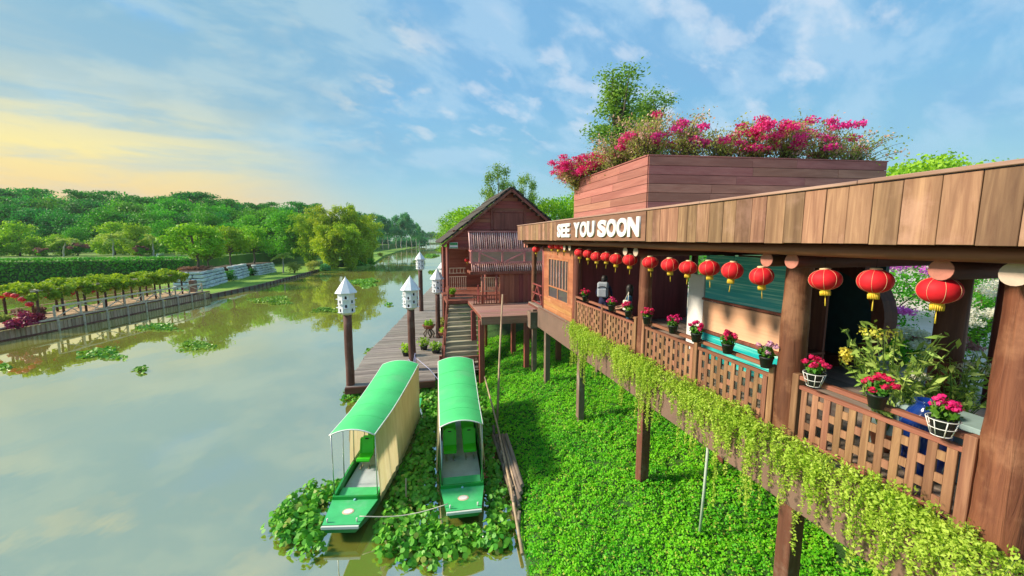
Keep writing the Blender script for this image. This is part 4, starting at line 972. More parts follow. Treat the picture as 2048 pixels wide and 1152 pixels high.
def orchid(label, loc, h, nleaf, w, flowers, name='orchid'):
    t = thing(name, label, 'potted plant', loc); m = MB(); m.lathe([(.12, 0), (.17, .24), (.18, .26), (.15, .26), (.14, .2)], n=16); obj('pot', m, M_clay, t, True)
    lv = Leaves(); sm2 = MB()
    for i in range(nleaf):
        a = rnd.uniform(0, 6.28); r = w*rnd.uniform(.3, 1); hh = h*rnd.uniform(.45, 1); base = Vector((.05*math.cos(a), .05*math.sin(a), .24)); tip = Vector((r*math.cos(a), r*math.sin(a), .24+hh)); n = 7
        pts = [base.lerp(tip, q/n)+Vector((0, 0, .12*math.sin(math.pi*q/n))) for q in range(n+1)]; sm2.tube(pts, .006, 4, False)
        P = np.array([tuple(p) for p in pts[2:]]); P = np.repeat(P, 2, 0)+rng.normal(size=(2*len(P), 3))*.025; dr = np.tile(np.array([[math.cos(a), math.sin(a), .4]]), (len(P), 1))
        lv.add(leaf_quads(P, .17, .26, np.tile(np.array([[0, 0, 1.]]), (len(P), 1)), .35, .05, dr, .5))
    lv.obj('foliage', L_orchid, t, (0, 0, 0)).location = (0, 0, 0); obj('stem', sm2, M_stem, t, True)
    for c, r, mat in flowers:
        lv = Leaves(); P, u = blob(c, r, 130, .2); lv.add(leaf_quads(P, .04, .8, u, .5)); lv.obj('blossom', mat, t, (0, 0, 0)).location = (0, 0, 0)
    return t
orchid('tall yellow flowering orchid spilling over the railing beside the moon gate', (6.35, 3.95, 4.06), 1.55, 46, .62, [((-.15, .1, 1.66), (.28, .28, .08), P_yellow), ((-.42, .32, 1.30), (.09, .09, .14), P_yellow), ((.05, -.25, 1.15), (.14, .14, .05), P_white)])
orchid('bushy white flowering plant between the moon gate and the dark inner column', (7.3, 3.75, 4.06), 1.15, 34, .55, [((.1, -.1, 1.2), (.2, .2, .1), P_white)])
orchid('broad leaved orchid with green canes beside the big near column', (6.35, 2.62, 4.2), 1.5, 30, .42, [])
m = MB(); m.lathe([(.22, 0), (.24, .3), (.27, .62), (.22, .64), (.2, .6)], (6.4, 2.62, 4.05), 18); tag(obj('stone_urn', m, M_conc), 'rough stone urn under the broad leaved orchid by the near column', 'urn')
# two visitors
def person(label, loc, rz, h, shirt, trousers, hair_long, lean):
    t = thing('person', label, 'person', loc, 'visitors standing on the gallery', rz); k = h/1.72
    J = {}; E_ = []
    def j(n, p, r, par=None): J[n] = (len(J), Vector(p)*k, r*k); (E_.append((J[par][0], J[n][0])) if par else None)
    ln = lambda z: (z-.95)*lean
    j('pelvis', (0, 0, .95), .135); j('waist', (0, ln(1.12), 1.12), .125, 'pelvis'); j('chest', (0, ln(1.32), 1.30), .15, 'waist'); j('neck', (0, ln(1.46), 1.46), .055, 'chest'); j('head0', (0, ln(1.55)+.02, 1.54), .075, 'neck'); j('head1', (0, ln(1.62)+.02, 1.64), .09, 'head0')
    j('nose', (0, ln(1.6)+.115, 1.595), .016, 'head1')
    for s in (-1, 1):
        a = 'l' if s < 0 else 'r'
        j('sh'+a, (s*.17, ln(1.38), 1.39), .062, 'chest'); j('el'+a, (s*.24, ln(1.2)+.05, 1.13), .045, 'sh'+a); j('wr'+a, (s*.20, ln(1.1)+.26, 1.02), .032, 'el'+a); j('ha'+a, (s*.19, ln(1.1)+.35, 1.0), .036, 'wr'+a)
        for f in range(4): j('f%d%s' % (f, a), (s*.19+(f-1.5)*.018, ln(1.1)+.43-.01*abs(f-1), .985), .009, 'ha'+a)
        j('th'+a, (s*.19-s*.05, ln(1.1)+.38, 1.03), .011, 'ha'+a)
        j('hi'+a, (s*.09, 0, .90), .095, 'pelvis'); j('kn'+a, (s*.10, .02, .50), .062, 'hi'+a); j('an'+a, (s*.10, -.02, .08), .04, 'kn'+a); j('to'+a, (s*.11, .14, .035), .036, 'an'+a)
    me = bpy.data.meshes.new('body'); me.from_pydata([tuple(v[1]) for v in J.values()], E_, [])
    import bmesh
    bm = bmesh.new(); bm.from_mesh(me); ly = bm.verts.layers.skin.verify(); bm.verts.ensure_lookup_table()
    for i, v in enumerate(J.values()): bm.verts[i][ly].radius = (v[2], v[2]*(.72 if i in (0, 1, 2) else 1)); bm.verts[i][ly].use_root = (i == 0)
    bm.to_mesh(me); bm.free(); o = bpy.data.objects.new('body', me); COL.objects.link(o); o.modifiers.new('skin', 'SKIN'); sb = o.modifiers.new('sub', 'SUBSURF'); sb.levels = 1
    dg = bpy.context.evaluated_depsgraph_get(); m2 = bpy.data.meshes.new_from_object(o.evaluated_get(dg)); bpy.data.objects.remove(o)
    m2.materials.clear()
    for q in (M_skin, shirt, trousers, M_black): m2.materials.append(q)
    for p in m2.polygons:
        z = p.center.z/k; yy = p.center.y/k-ln(min(z, 1.4)); p.use_smooth = True
        p.material_index = 3 if z < .07 else 2 if z < .97 and abs(p.center.x) < .16 and yy < .2 else 1 if z < 1.45 and yy < .16 else 0
    o = bpy.data.objects.new('body', m2); COL.objects.link(o); o.parent = t; ORG[o.name] = Vector(loc)
    m = MB(); c = (J['head1'][1]); m.lathe([(.02, .115*k), (.07*k, .10*k), (.105*k, .03*k), (.108*k, -.03*k), (.095*k, (-.30 if hair_long else -.09)*k), (.02, (-.31 if hair_long else -.10)*k)], (c.x, c.y-.025*k, c.z), 16); obj('hair', m, M_hair, t, True)
    return t
person('person in a dark blue top with their back to the river, wearing a grey backpack', (6.0, 11.95, 4.05), R(-35), 1.74, M_navy, M_navy, False, .05)
person('person with long dark hair in a blue top carrying a white bag', (6.0, 10.35, 4.05), R(60), 1.62, M_teeblue, M_teeblue, True, .0)
bp = thing('backpack', 'light grey backpack with dark trim on the person at the railing', 'backpack', (5.87, 11.78, 5.15), None, R(-35))
m = MB(); m.obox((0, 0, .22), (.17, 0, 0), (0, .09, 0), (0, 0, .25), .06); obj('body', m, M_bag, bp, True)
m = MB(); m.obox((0, -.105, .13), (.13, 0, 0), (0, .035, 0), (0, 0, .13), .03); obj('front_pocket', m, M_bag, bp, True)
m = MB(); m.tube([(-.15, -.1, .28), (-.05, -.115, .34), (.08, -.115, .33), (.15, -.1, .25)], .014, 6); m.tube([(-.05, 0, .47), (0, 0, .53), (.05, 0, .47)], .012, 6); obj('trim', m, M_bagdark, bp, True)
wb = thing('shoulder_bag', 'cream shoulder bag hanging beside the person with long hair', 'bag', (5.80, 10.15, 5.0))
m = MB(); m.obox((0, 0, .12), (.06, 0, 0), (0, .12, 0), (0, 0, .15), .04); obj('body', m, M_cream, wb, True)
m = MB(); m.tube([(0, -.1, .25), (.06, 0, .5), (0, .1, .25)], .012, 6); obj('strap', m, M_cream, wb, True)

# ------------------------------------------------------------------ ground cover and water plants (too many to count)
N = 330000
q = rng.uniform(0, 1, N); yv = -2.5+27.5*q**1.25; tv = .0+8.45*rng.uniform(0, 1, N)**1.05
ev = np.interp(yv, [a for a, _ in EDGE], [b_ for _, b_ in EDGE]); xv = ev+tv
ht = np.interp(tv, [a for a, _ in HT], [b_ for _, b_ in HT]); mound = (.10*np.sin(xv*2.1+yv*.7)*np.sin(yv*1.7-xv*.6)+.06*np.sin(xv*4.7+1.3)*np.sin(yv*4.1))
clump = .5+.5*np.sin(xv*7.3+2*np.sin(yv*3.1))*np.sin(yv*6.1+1.7*np.sin(xv*2.7))
zv = ht+mound*.6+rng.uniform(.0, .08, N)+.10*clump**1.5+.05*np.sin(xv*17+np.sin(yv*5)*2)*np.sin(yv*15)
P = np.stack([xv, yv, zv], 1); keep = ~((xv < 5.2) & (yv > 18.0) & (xv > 2.8) & (zv > 9)); P = P[keep]
lv = Leaves(); lv.add(leaf_quads(P, .053, .76, np.tile(np.array([[-.25, -.1, .9]]), (len(P), 1)), .55, .10)); tag(lv.obj('ground_cover', L_ground, None, (0, 0, 0)), 'dense low green creeper covering the sloping bank', 'ground cover', None, 'stuff')
def in_poly(P, poly):
    x, y = P[:, 0], P[:, 1]; ins = np.zeros(len(P), bool); n = len(poly)
    for i in range(n):
        (x0, y0), (x1, y1) = poly[i], poly[(i+1) % n]; c = ((y0 > y) != (y1 > y)) & (x < (x1-x0)*(y-y0)/(y1-y0+1e-9)+x0); ins ^= c
    return ins
def mat_of_plants(name, polys, dens, mat, kind, lsize=.115, hmax=.30):
    lv = Leaves(); stems = MB(); first = None
    for poly in polys:
        pa = np.array(poly); lo, hi = pa.min(0), pa.max(0); n = int((hi[0]-lo[0])*(hi[1]-lo[1])*dens); C = rng.uniform(lo, hi, (n, 2)); C = C+0; C = C[in_poly(C+rng.normal(size=C.shape)*.10, poly)]
        C = C[off_boats(C)]; k = 7; n = len(C); a = rng.uniform(0, 2*math.pi, (n, k)); r = rng.uniform(.03, .17, (n, k)); hz = rng.uniform(.35, 1, (n, 1))*hmax
        X = C[:, :1]+r*np.cos(a); Y = C[:, 1:]+r*np.sin(a); Z = .02+hz*(1-.65*(r/.17)**1.3)*rng.uniform(.7, 1.1, (n, k))
        P = np.stack([X, Y, Z], 2).reshape(-1, 3); nr = np.stack([np.cos(a)*.6, np.sin(a)*.6, np.full_like(a, .75)], 2).reshape(-1, 3)
        lv.add(round_leaves(P, lsize, nr, .75))
    return lv.obj(name, mat, None, (0, 0, 0))
def shore(pts): return [tuple(on_level(px, py, .12))[:2] for px, py in pts]
hy1 = shore([(690, 955), (605, 976), (556, 1012), (545, 1050), (568, 1080), (614, 1100), (650, 1104), (665, 1070), (700, 1000)])
hy2 = shore([(760, 1050), (752, 1085), (802, 1128), (845, 1124), (904, 1112), (947, 1094), (985, 1102), (1022, 1086), (1015, 1030), (1000, 960), (980, 880), (972, 800), (962, 752), (880, 745), (850, 760), (840, 800), (815, 880), (790, 960)])
hy3 = shore([(690, 797), (735, 806), (780, 800), (800, 778), (692, 778)])
def off_boats(C):
    ok = np.ones(len(C), bool)
    for bx_, by_, rz in BOATS:
        c_, s_ = math.cos(-rz), math.sin(-rz); dx_, dy_ = C[:, 0]-bx_, C[:, 1]-by_; lx, ly = dx_*c_-dy_*s_, dx_*s_+dy_*c_; ok &= ~((abs(lx) < np.interp(ly, [-.2, 0, 1, 4, 7.5], [.5, .56, .72, .84, .65])) & (ly > -.15) & (ly < 7.5))
    return ok
o = mat_of_plants('water_hyacinth', [hy1, hy2, hy3], 58, L_hya, 'stuff'); tag(o, 'glossy dark green water hyacinth crowding round the two boats', 'water plants', None, 'stuff')
FLOAT = [('wide pale green hyacinth raft nearest the reflection of the arbour', (205, 708), 58, 14), ('long hyacinth raft drifting below the walkway railing', (318, 655), 52, 9), ('ragged hyacinth raft in the middle of the river', (392, 692), 46, 12), ('tiny hyacinth tuft alone on open water', (282, 742), 14, 9),
         ('hyacinth raft below the white rock planters', (545, 601), 48, 9), ('hyacinth raft left of the nearest dovecote', (650, 621), 34, 6), ('hyacinth raft beyond the nearest dovecote', (728, 565), 38, 9), ('small hyacinth tuft on the bright water near the dock', (777, 610), 10, 4),
         ('hyacinth tuft against the outer edge of the dock', (740, 706), 10, 10), ('thin hyacinth raft far up the river', (862, 512), 16, 3), ('distant hyacinth raft beside the far dovecote', (868, 545), 14, 3), ('hyacinth scraps at the left border of the picture', (8, 735), 18, 5), ('low hyacinth fringe far up the bright water', (880, 500), 12, 2)]
for lab, (px, py), hx, hyv in FLOAT:
    c = on_level(px, py, 0); e1 = on_level(px+hx, py, 0)-c; e2 = on_level(px, py-hyv, 0)-c; area = e1.length*e2.length*3.1; n = int(min(1500, max(60, area*26)))
    lv = Leaves(); th = rng.uniform(0, 6.28, n); rr = np.sqrt(rng.uniform(0, 1, n))*(.72+.28*np.sin(th*3+px)+.16*np.sin(th*7)); gap = rng.uniform(size=n)
    P = np.array(c)+np.outer(rr*np.cos(th), np.array(e1))+np.outer(rr*np.sin(th), np.array(e2)); dist = c.length; sz = max(.16, .004*dist)
    P[:, 2] = rng.uniform(.03, .10+sz*.9, n)*(1.05-rr); P[:, 2] = np.maximum(P[:, 2], .03); P += rng.normal(size=P.shape)*.05*np.array([1, 1, .1])
    lv.add(round_leaves(P, sz, np.tile(np.array([[0, 0, 1.]]), (n, 1)), .55)); tag(lv.obj('hyacinth_raft', L_hyalt, None, tuple(c)), lab, 'floating plants', 'hyacinth rafts drifting on the river')
# plants standing on the dock and by the stairs
def tub(label, x, y, z, r, h, mat, fol=(.3, .3, .25), name='potted_plant', n=160, potm=None):
    t = thing(name, label, 'potted plant', (x, y, z), 'potted plants on the dock'); m = MB(); m.lathe([(r*.75, 0), (r, h), (r*1.08, h), (r*1.08, h+.03), (r*.9, h+.03), (r*.85, h-.03), (.01, h-.03)], n=16); obj('pot', m, potm or M_clay, t, True)
    lv = Leaves(); P, u = blob((0, 0, h+fol[2]*.8), fol, n, .2); lv.add(leaf_quads(P, .15, .5, u, .4)); lv.obj('foliage', mat, t, (0, 0, 0)).location = (0, 0, 0)
    m = MB()
    for i in range(5): a = rnd.uniform(0, 6.3); m.tube([(0, 0, h-.03), (fol[0]*.6*math.cos(a), fol[1]*.6*math.sin(a), h+fol[2])], .01, 4)
    obj('stem', m, M_stem, t, True); return t
tub('bright potted plant left of the dovecote post on the dock', -.62, 22.2, .6, .22, .22, L_light, (.36, .36, .3), potm=M_pot)
tub('bright potted plant right of the dovecote post on the dock', .35, 23.2, .6, .22, .24, L_light, (.38, .38, .3), potm=M_pot)
tub('low bright plant in a dark tub at the foot of the staircase', 1.0, 22.4, .6, .26, .2, L_light, (.42, .42, .26), potm=M_pot)
tub('plant in a wide clay bowl on a root stand by the dock', .75, 26.2, 1.2, .4, .2, L_light, (.34, .34, .22))
tub('potted plant by the thin dovecote post near the stair rail', 1.75, 27.3, .6, .25, .5, L_bush, (.4, .4, .35))
tub('yellow-leaved plant in a clay bowl beside the stair rail', 1.6, 24.6, 1.05, .3, .2, L_vine, (.3, .3, .18))
tub('potted shrub at the top of the staircase', 2.15, 24.3, 3.4, .16, .22, L_light, (.22, .22, .26))
m = MB()
for i in range(9): a = rnd.uniform(0, 6.3); m.tube([(.75+.12*math.cos(a), 26.2+.12*math.sin(a), 1.18), (.75+.35*math.cos(a+.4), 26.2+.35*math.sin(a+.4), .85), (.75+.28*math.cos(a), 26.2+.28*math.sin(a), .6)], .04, 6)
tag(obj('root_stand', m, M_trunk), 'gnarled root stand under the wide clay bowl', 'plant stand')
m = MB(); m.lathe([(.10, 0), (.12, .25), (.03, .5), (.0, .52)], (1.22, 23.1, .6), 12); tag(obj('garden_ornament', m, M_white), 'small white pointed ornament among the plants by the staircase', 'ornament')
# ------------------------------------------------------------------ trees
def limb(m, p, q, r0, r1, n=7, k=5, sag=.0):
    p, q = Vector(p), Vector(q); pts = []
    for i in range(k+1): f = i/k; pts.append(tuple(p.lerp(q, f)+Vector((rnd.uniform(-1, 1), rnd.uniform(-1, 1), 0))*(q-p).length*.03*(0 < i < k)+Vector((0, 0, sag*math.sin(math.pi*f)))))
    m.tube(pts, [r0+(r1-r0)*i/k for i in range(k+1)], n, False)
def tree(name, label, loc, h, crown, leafm, lsize, per, trunk_r=.18, bark=None, trunk_h=.45, group=None, aspect=.6, nmix=.5, cat='tree', droop=0.0, shell=.3):
    """crown: list of (centre, radii) in metres above the base"""
    t = thing(name, label, cat, loc, group); m = MB(); top = Vector((0, 0, h*trunk_h)); limb(m, (0, 0, -.3), top, trunk_r, trunk_r*.65, 8)
    lv = Leaves()
    for c, r in crown:
        c = Vector(c); limb(m, top*rnd.uniform(.75, 1), c, trunk_r*.5, trunk_r*.12, 5, 4)
        P, u = blob(c, r, per, shell); u[:, 2] += .3; P = P+rng.normal(size=P.shape)*np.array(r)*.20; P[:, 2] -= droop*np.abs(rng.normal(size=len(P)))*r[2]
        lv.add(leaf_quads(P, lsize, aspect, unit(u), nmix))
    tr = obj('trunk', m, bark or M_trunk, t, True); lv.obj('crown', leafm, t, (0, 0, 0)).location = (0, 0, 0); return t
def round_crown(h, w, n, lo=.35, rr=.26, flat=.7):  # w = half width of the crown
    out = []
    for i in range(n):
        f = rnd.uniform(0, 1); z = h*(lo+(.92-lo)*f); ww = w*math.sqrt(max(.05, 1-((f-.38)/.66)**2)); a = i*2.4+rnd.uniform(-.4, .4); r = ww*rnd.uniform(.45, .9)
        q = w*rr*2*rnd.uniform(.7, 1.2); out.append(((r*math.cos(a), r*math.sin(a), z), (q, q, q*flat)))
    return out
H0 = -400  # prototypes are placed straight into the forest: the first use of each is the original
protos = {}
def plant(kind, px, d, ztop, label, group=None, zb=3.4, rz=None, sx=None):
    base = far_point(px, d); base.z = zb; t, h = protos[kind]; s = (ztop-zb)/h; w_ = s*(sx or rnd.uniform(.92, 1.15))
    if not t.get('used'):
        t['used'] = 1; t.location = base; t.scale = (w_, w_, s); t.rotation_euler = (0, 0, rnd.uniform(0, 6.28)); tag(t, label, None, group)
        return t
    c = dup(t, base, rnd.uniform(0, 6.28), (w_, w_, s), label, group); return c
def proto(kind, *a, **k): protos[kind] = (tree(*a, **k), a[3])
GF = 'broad-leaved trees of the forest on the far bank'
for i in range(3): proto('dark%d' % i, 'forest_tree', '', (0, -300, 0), 14, round_crown(14, 5.2, 38, .02), L_dark, .60, 210, .3)
for i in range(3): proto('mid%d' % i, 'forest_tree', '', (0, -300, 0), 12, round_crown(12, 4.6, 38, .0), L_mid, .50, 200, .26)
def umbrella(h, w, n): return [((rnd.uniform(-w, w), rnd.uniform(-w, w), h*rnd.uniform(.86, .97)), (w*.42, w*.42, w*.13)) for i in range(n)]
proto('flat', 'flat_topped_tree', '', (0, -300, 0), 16, umbrella(16, 4.6, 9), L_dark, .5, 170, .22, trunk_h=.72)
for i in range(2): proto('light%d' % i, 'garden_tree', '', (0, -300, 0), 6, round_crown(6, 2.0, 26, .08), L_light, .30, 150, .12)
sky_y = [(-120, 378), (0, 380), (60, 384), (100, 386), (150, 392), (190, 392), (210, 388), (260, 398), (320, 395), (380, 390), (430, 396), (470, 404), (520, 412), (580, 416), (640, 414), (700, 424), (750, 430)]
def top_at(py, d, px): r = ray(px, 478); return 7+(478-py)/FPX*d   # height seen level with a given skyline
def depth(px, d): return d
k = 0
for (d, step, off, kinds, pxr) in ((165, 30, 0, ('dark0', 'dark1', 'dark2'), (-130, 620)), (135, 33, 10, ('dark1', 'mid0', 'dark2', 'dark0'), (-130, 610)), (112, 36, 30, ('mid1', 'dark0', 'mid2', 'dark1', 'mid0'), (-120, 640))):
    px = pxr[0]
    while px < pxr[1]:
        q = px+rnd.uniform(-8, 8); kd = kinds[k % len(kinds)]
        if d == 112 and q < 210: kd = 'dark%d' % (k % 3)
        if d == 135 and q > 260: kd = 'mid%d' % (k % 3)
        plant(kd, q, d*rnd.uniform(.97, 1.04), top_at(interp(q, sky_y)+off+rnd.uniform(-4, 10), depth(q, d), q), 'tall broad-leaved tree in the dense forest behind the hedge', GF); px += step*rnd.uniform(.85, 1.15); k += 1
for px, py in ((40, 378), (82, 380), (205, 383), (395, 386), (322, 394), (455, 400), (540, 406), (600, 405)): plant('flat', px, 150, top_at(py, depth(px, 150), px), 'flat topped tree standing just above the forest skyline', 'flat topped trees on the forest skyline')
for px, py, d in ((235, 452, 100), (330, 440, 98), (420, 425, 104), (500, 432, 104), (560, 428, 108), (600, 440, 100), (300, 468, 92), (150, 455, 101), (60, 462, 104), (455, 448, 96), (575, 424, 101), (605, 428, 103), (632, 436, 104)): plant('mid%d' % (px % 3), px, d, top_at(py, depth(px, d), px), 'mid green tree at the front of the forest', 'front row trees of the forest')
for lab, px, py, d, kd in (('bright yellow-green garden tree farthest out on the hedge bank', 34, 444, 84, 'light0'), ('yellow-green rounded tree next to the small leaning palm', 118, 466, 84, 'light1'), ('bright garden tree between the two palms and the rock planters', 272, 448, 86, 'light0'), ('low bright bush at the outer end of the hedge', -8, 470, 82, 'light1'), ('pale tree behind the big palm', 226, 440, 90, 'light1'), ('low bright bush beside the pink shrub', 66, 478, 83, 'light0')):
    plant(kd, px, d, top_at(py, depth(px, d), px), lab, None, 3.4, None, 1.25)
def palm(label, px, d, ztop, zb, n=13, L=2.6, lean=.3):
    base = far_point(px, d); base.z = zb; t = thing('palm_tree', label, 'palm', base); h = (ztop-zb)*.62; m = MB(); tip = Vector((lean, 0, h)); limb(m, (0, 0, -.2), tip, .16, .10, 8, 6); obj('trunk', m, M_trunkpale, t, True)
    lv = Leaves(); rb = MB()
    for i in range(n):
        a = i*2.4+rnd.uniform(-.2, .2); el = rnd.uniform(.1, 1.1); pts = []
        for j in range(9): f = j/8; pts.append(tip+Vector((math.cos(a)*math.cos(el)*f*L, math.sin(a)*math.cos(el)*f*L, math.sin(el)*f*L-.9*f*f*L*.6)))
        rb.tube([tuple(p) for p in pts], [.03-.003*j for j in range(9)], 4, False); u = Vector((-math.sin(a), math.cos(a), 0))
        P = []; D = []
        for j in range(1, 9):
            for s in (-1, 1):
                for e in (.12, .36): P.append(pts[j]+u*s*e*(1-.4*j/8)+Vector((0, 0, -.12*e))); D.append(u*s+Vector((math.cos(a), math.sin(a), -.3))*.4)
        lv.add(leaf_quads(np.array([tuple(p) for p in P]), .75, .30, None, 0, .03, unit(np.array([tuple(q) for q in D])), .9))
    lv.obj('frond', L_palm, t, (0, 0, 0)).location = (0, 0, 0); obj('frond_rib', rb, M_stem, t, True)
palm('small leaning palm with a bare pale trunk above the hedge', 122, 79.5, 8.2, 3.5, 9, 2.4, .6); palm('large spreading palm above the hedge', 222, 79.5, 9.4, 3.5, 17, 3.3, .2); palm('dark palm near the middle of the hedge bank', 304, 84, 9.0, 3.5, 11, 2.6, .1); palm('slender palm at the end of the rock planters', 562, 76, 5.6, .4, 9, 2.0, .1)
def shrub(name, label, loc, rad, mat, n=500, ls=.16, petals=None, cat='shrub', group=None, npet=90):
    t = thing(name, label, cat, loc, group); m = MB(); lv = Leaves()
    for i in range(7):
        a = i*.9; c = (rad[0]*.55*math.cos(a)*rnd.uniform(.3, 1), rad[1]*.55*math.sin(a)*rnd.uniform(.3, 1), rad[2]*rnd.uniform(.3, 1.35)); m.tube([(0, 0, -.05), (c[0]*.5, c[1]*.5, c[2]*.6), c], [.04, .03, .015], 5, False)
        P, u = blob(c, (rad[0]*.55, rad[1]*.55, rad[2]*.5), n//7, .2); lv.add(leaf_quads(P, ls, .6, u, .4))
    obj('stem', m, M_trunk, t, True); lv.obj('foliage', mat, t, (0, 0, 0)).location = (0, 0, 0)
    if petals:
        lv = Leaves()
        for i in range(14):
            a = rnd.uniform(0, 6.28); f = rnd.uniform(.3, 1); c = (rad[0]*f*math.cos(a), rad[1]*f*math.sin(a), rad[2]*(.9+.8*math.sqrt(max(0, 1-f*f)))+rnd.uniform(-.15, .1)); P, u = blob(c, (rad[0]*.28, rad[1]*.28, rad[2]*.2), npet, .2); lv.add(leaf_quads(P, ls*.7, .8, u, .4))
        lv.obj('blossom', petals, t, (0, 0, 0)).location = (0, 0, 0)
    return t
def at_px(px, d, z): p = far_point(px, d); p.z = z; return p
shrub('flowering_shrub', 'pink flowering shrub on the hedge bank left of the small palm', at_px(80, 81, 3.4), (1.3, 1.3, 1.0), L_mid, 400, .3, P_mauve); shrub('flowering_shrub', 'dusty pink shrub right of the small palm', at_px(152, 84, 3.4), (1.8, 1.8, 1.6), L_dark, 500, .3, P_mauve); shrub('flowering_shrub', 'mauve shrub behind the hedge near the leaning pole', at_px(278, 83, 3.4), (1.2, 1.2, 1.2), L_mid, 400, .3, P_mauve)
for lab, px, d, r in (('olive shrub on the lawn behind the rock planters', 585, 76, 1.9), ('second olive shrub on the lawn, nearer the bamboo', 622, 82, 1.6), ('low shrub between the planter trees and the forest', 350, 70, 1.6)): shrub('lawn_shrub', lab, at_px(px, d, .4), (r, r, r*.75), L_bush, 700, .28)
for lab, px, d, mat in (('blue-green reedy plant where the retaining edge meets the bamboo', 648, 84, L_teal), ('low reeds beyond the bamboo on the far lawn', 760, 150, L_lawnreed if 'L_lawnreed' in globals() else L_bush), ('pale bush under the far trees by the water', 735, 130, L_bush)): shrub('waterside_plant', lab, at_px(px, d, .2), (1.4, 1.4, 1.0), mat, 500, .35)
for lab, px, d in (('leafy undergrowth at the foot of the bamboo, nearest the reedy plant', 668, 94), ('leafy undergrowth under the middle of the bamboo', 690, 95), ('leafy undergrowth under the outermost bamboo', 714, 98), ('leafy undergrowth at the river end of the bamboo', 734, 106)): shrub('undergrowth_bush', lab, at_px(px, d, .1), (2.2, 2.0, 1.1), L_mid, 900, .42)
# bamboo
def bamboo(label, px, d, ztop, w=2.6):
    base = at_px(px, d, .3); t = thing('bamboo_clump', label, 'bamboo', base, 'bamboo clumps at the river bend'); m = MB(); lv = Leaves(); h = ztop-.3
    for i in range(44):
        a = rnd.uniform(0, 6.28); hh = h*rnd.uniform(.35, 1); out = w*rnd.uniform(.2, 1.25); k_ = 8; pts = [Vector((.35*math.cos(a)+out*math.cos(a)*(f/k_)**1.8, .35*math.sin(a)+out*math.sin(a)*(f/k_)**1.8, hh*math.sin(f/k_*1.75)/math.sin(1.57) if f/k_ < .9 else hh*math.sin(.9*1.75)-.03*hh*(f/k_-.9)*10)) for f in range(k_+1)]
        m.tube([tuple(p) for p in pts], [.06-.006*f for f in range(k_+1)], 4, False)
        for f in range(1, k_+1):
            c = pts[f]; P, u = blob(c, (1.1, 1.1, .7), 34, .1); P[:, 2] -= rng.uniform(0, .7, len(P)); lv.add(leaf_quads(P, .62, .30, u, .3, .04, np.tile(np.array([[math.cos(a)*.5, math.sin(a)*.5, -.8]]), (len(P), 1)), .6))
    obj('culm', m, M_stem, t, True); lv.obj('foliage', L_bamboo, t, (0, 0, 0)).location = (0, 0, 0); return t
for lab, px, d, py in (('bamboo clump nearest the lawn', 618, 96, 428), ('tall bamboo clump second from the lawn', 655, 93, 412), ('tallest bamboo clump in the middle of the bend', 692, 95, 408), ('outermost bamboo clump arching over the river', 722, 100, 424), ('low bamboo clump drooping to the water', 700, 90, 448), ('low bamboo clump behind the reedy plant', 662, 88, 452), ('far bamboo clump half hidden behind the bend', 735, 112, 440)):
    bamboo(lab, px, d, top_at(py, depth(px, d), px), 3.0)
# distant pale-trunked trees up the river
def column_crown(h, w, n): return [((rnd.uniform(-w, w), rnd.uniform(-w, w), h*(.42+.54*i/n)), (w*.75*(1.1-.6*i/n), w*.75*(1.1-.6*i/n), h*.09)) for i in range(n)]
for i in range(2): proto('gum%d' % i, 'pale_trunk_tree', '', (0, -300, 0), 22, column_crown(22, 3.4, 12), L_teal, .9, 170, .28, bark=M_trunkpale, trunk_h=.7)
for j, (px, d, py) in enumerate(((728, 215, 424), (741, 220, 427), (752, 230, 428), (765, 235, 430), (776, 240, 432), (793, 250, 432), (803, 245, 425), (813, 255, 428), (823, 262, 436), (832, 275, 446), (718, 205, 424), (838, 300, 455))): plant('gum%d' % (j % 2), px, d, top_at(py, depth(px, d), px), 'slender pale trunked tree up the river', 'pale trunked trees up the river', .5)
for j, (px, d, py) in enumerate(((846, 420, 466), (853, 440, 464), (860, 520, 463), (866, 560, 465), (873, 570, 464), (880, 575, 466), (887, 570, 468), (895, 560, 466))): plant('gum%d' % (j % 2), px, d, top_at(py, depth(px, d), px), 'hazy tree at the far end of the river', 'hazy trees at the end of the river', .5, None, 1.6)
L_acacia = leaf('acacia_leaf', (.12, .28, .03), (.32, .50, .08), .42, .55, .1, .7)
for lab, px, d in (('far thicket behind the pale trunks, closest to the bamboo', 738, 262), ('far thicket behind the middle of the pale trunks', 765, 275), ('far thicket behind the tallest pale trunks', 793, 290), ('far thicket at the river end of the pale trunks', 820, 310), ('farthest thicket where the river narrows', 842, 340)): shrub('far_thicket', lab, at_px(px, d, .4), (8.5, 5, 5.0), L_teal, 900, 1.5)
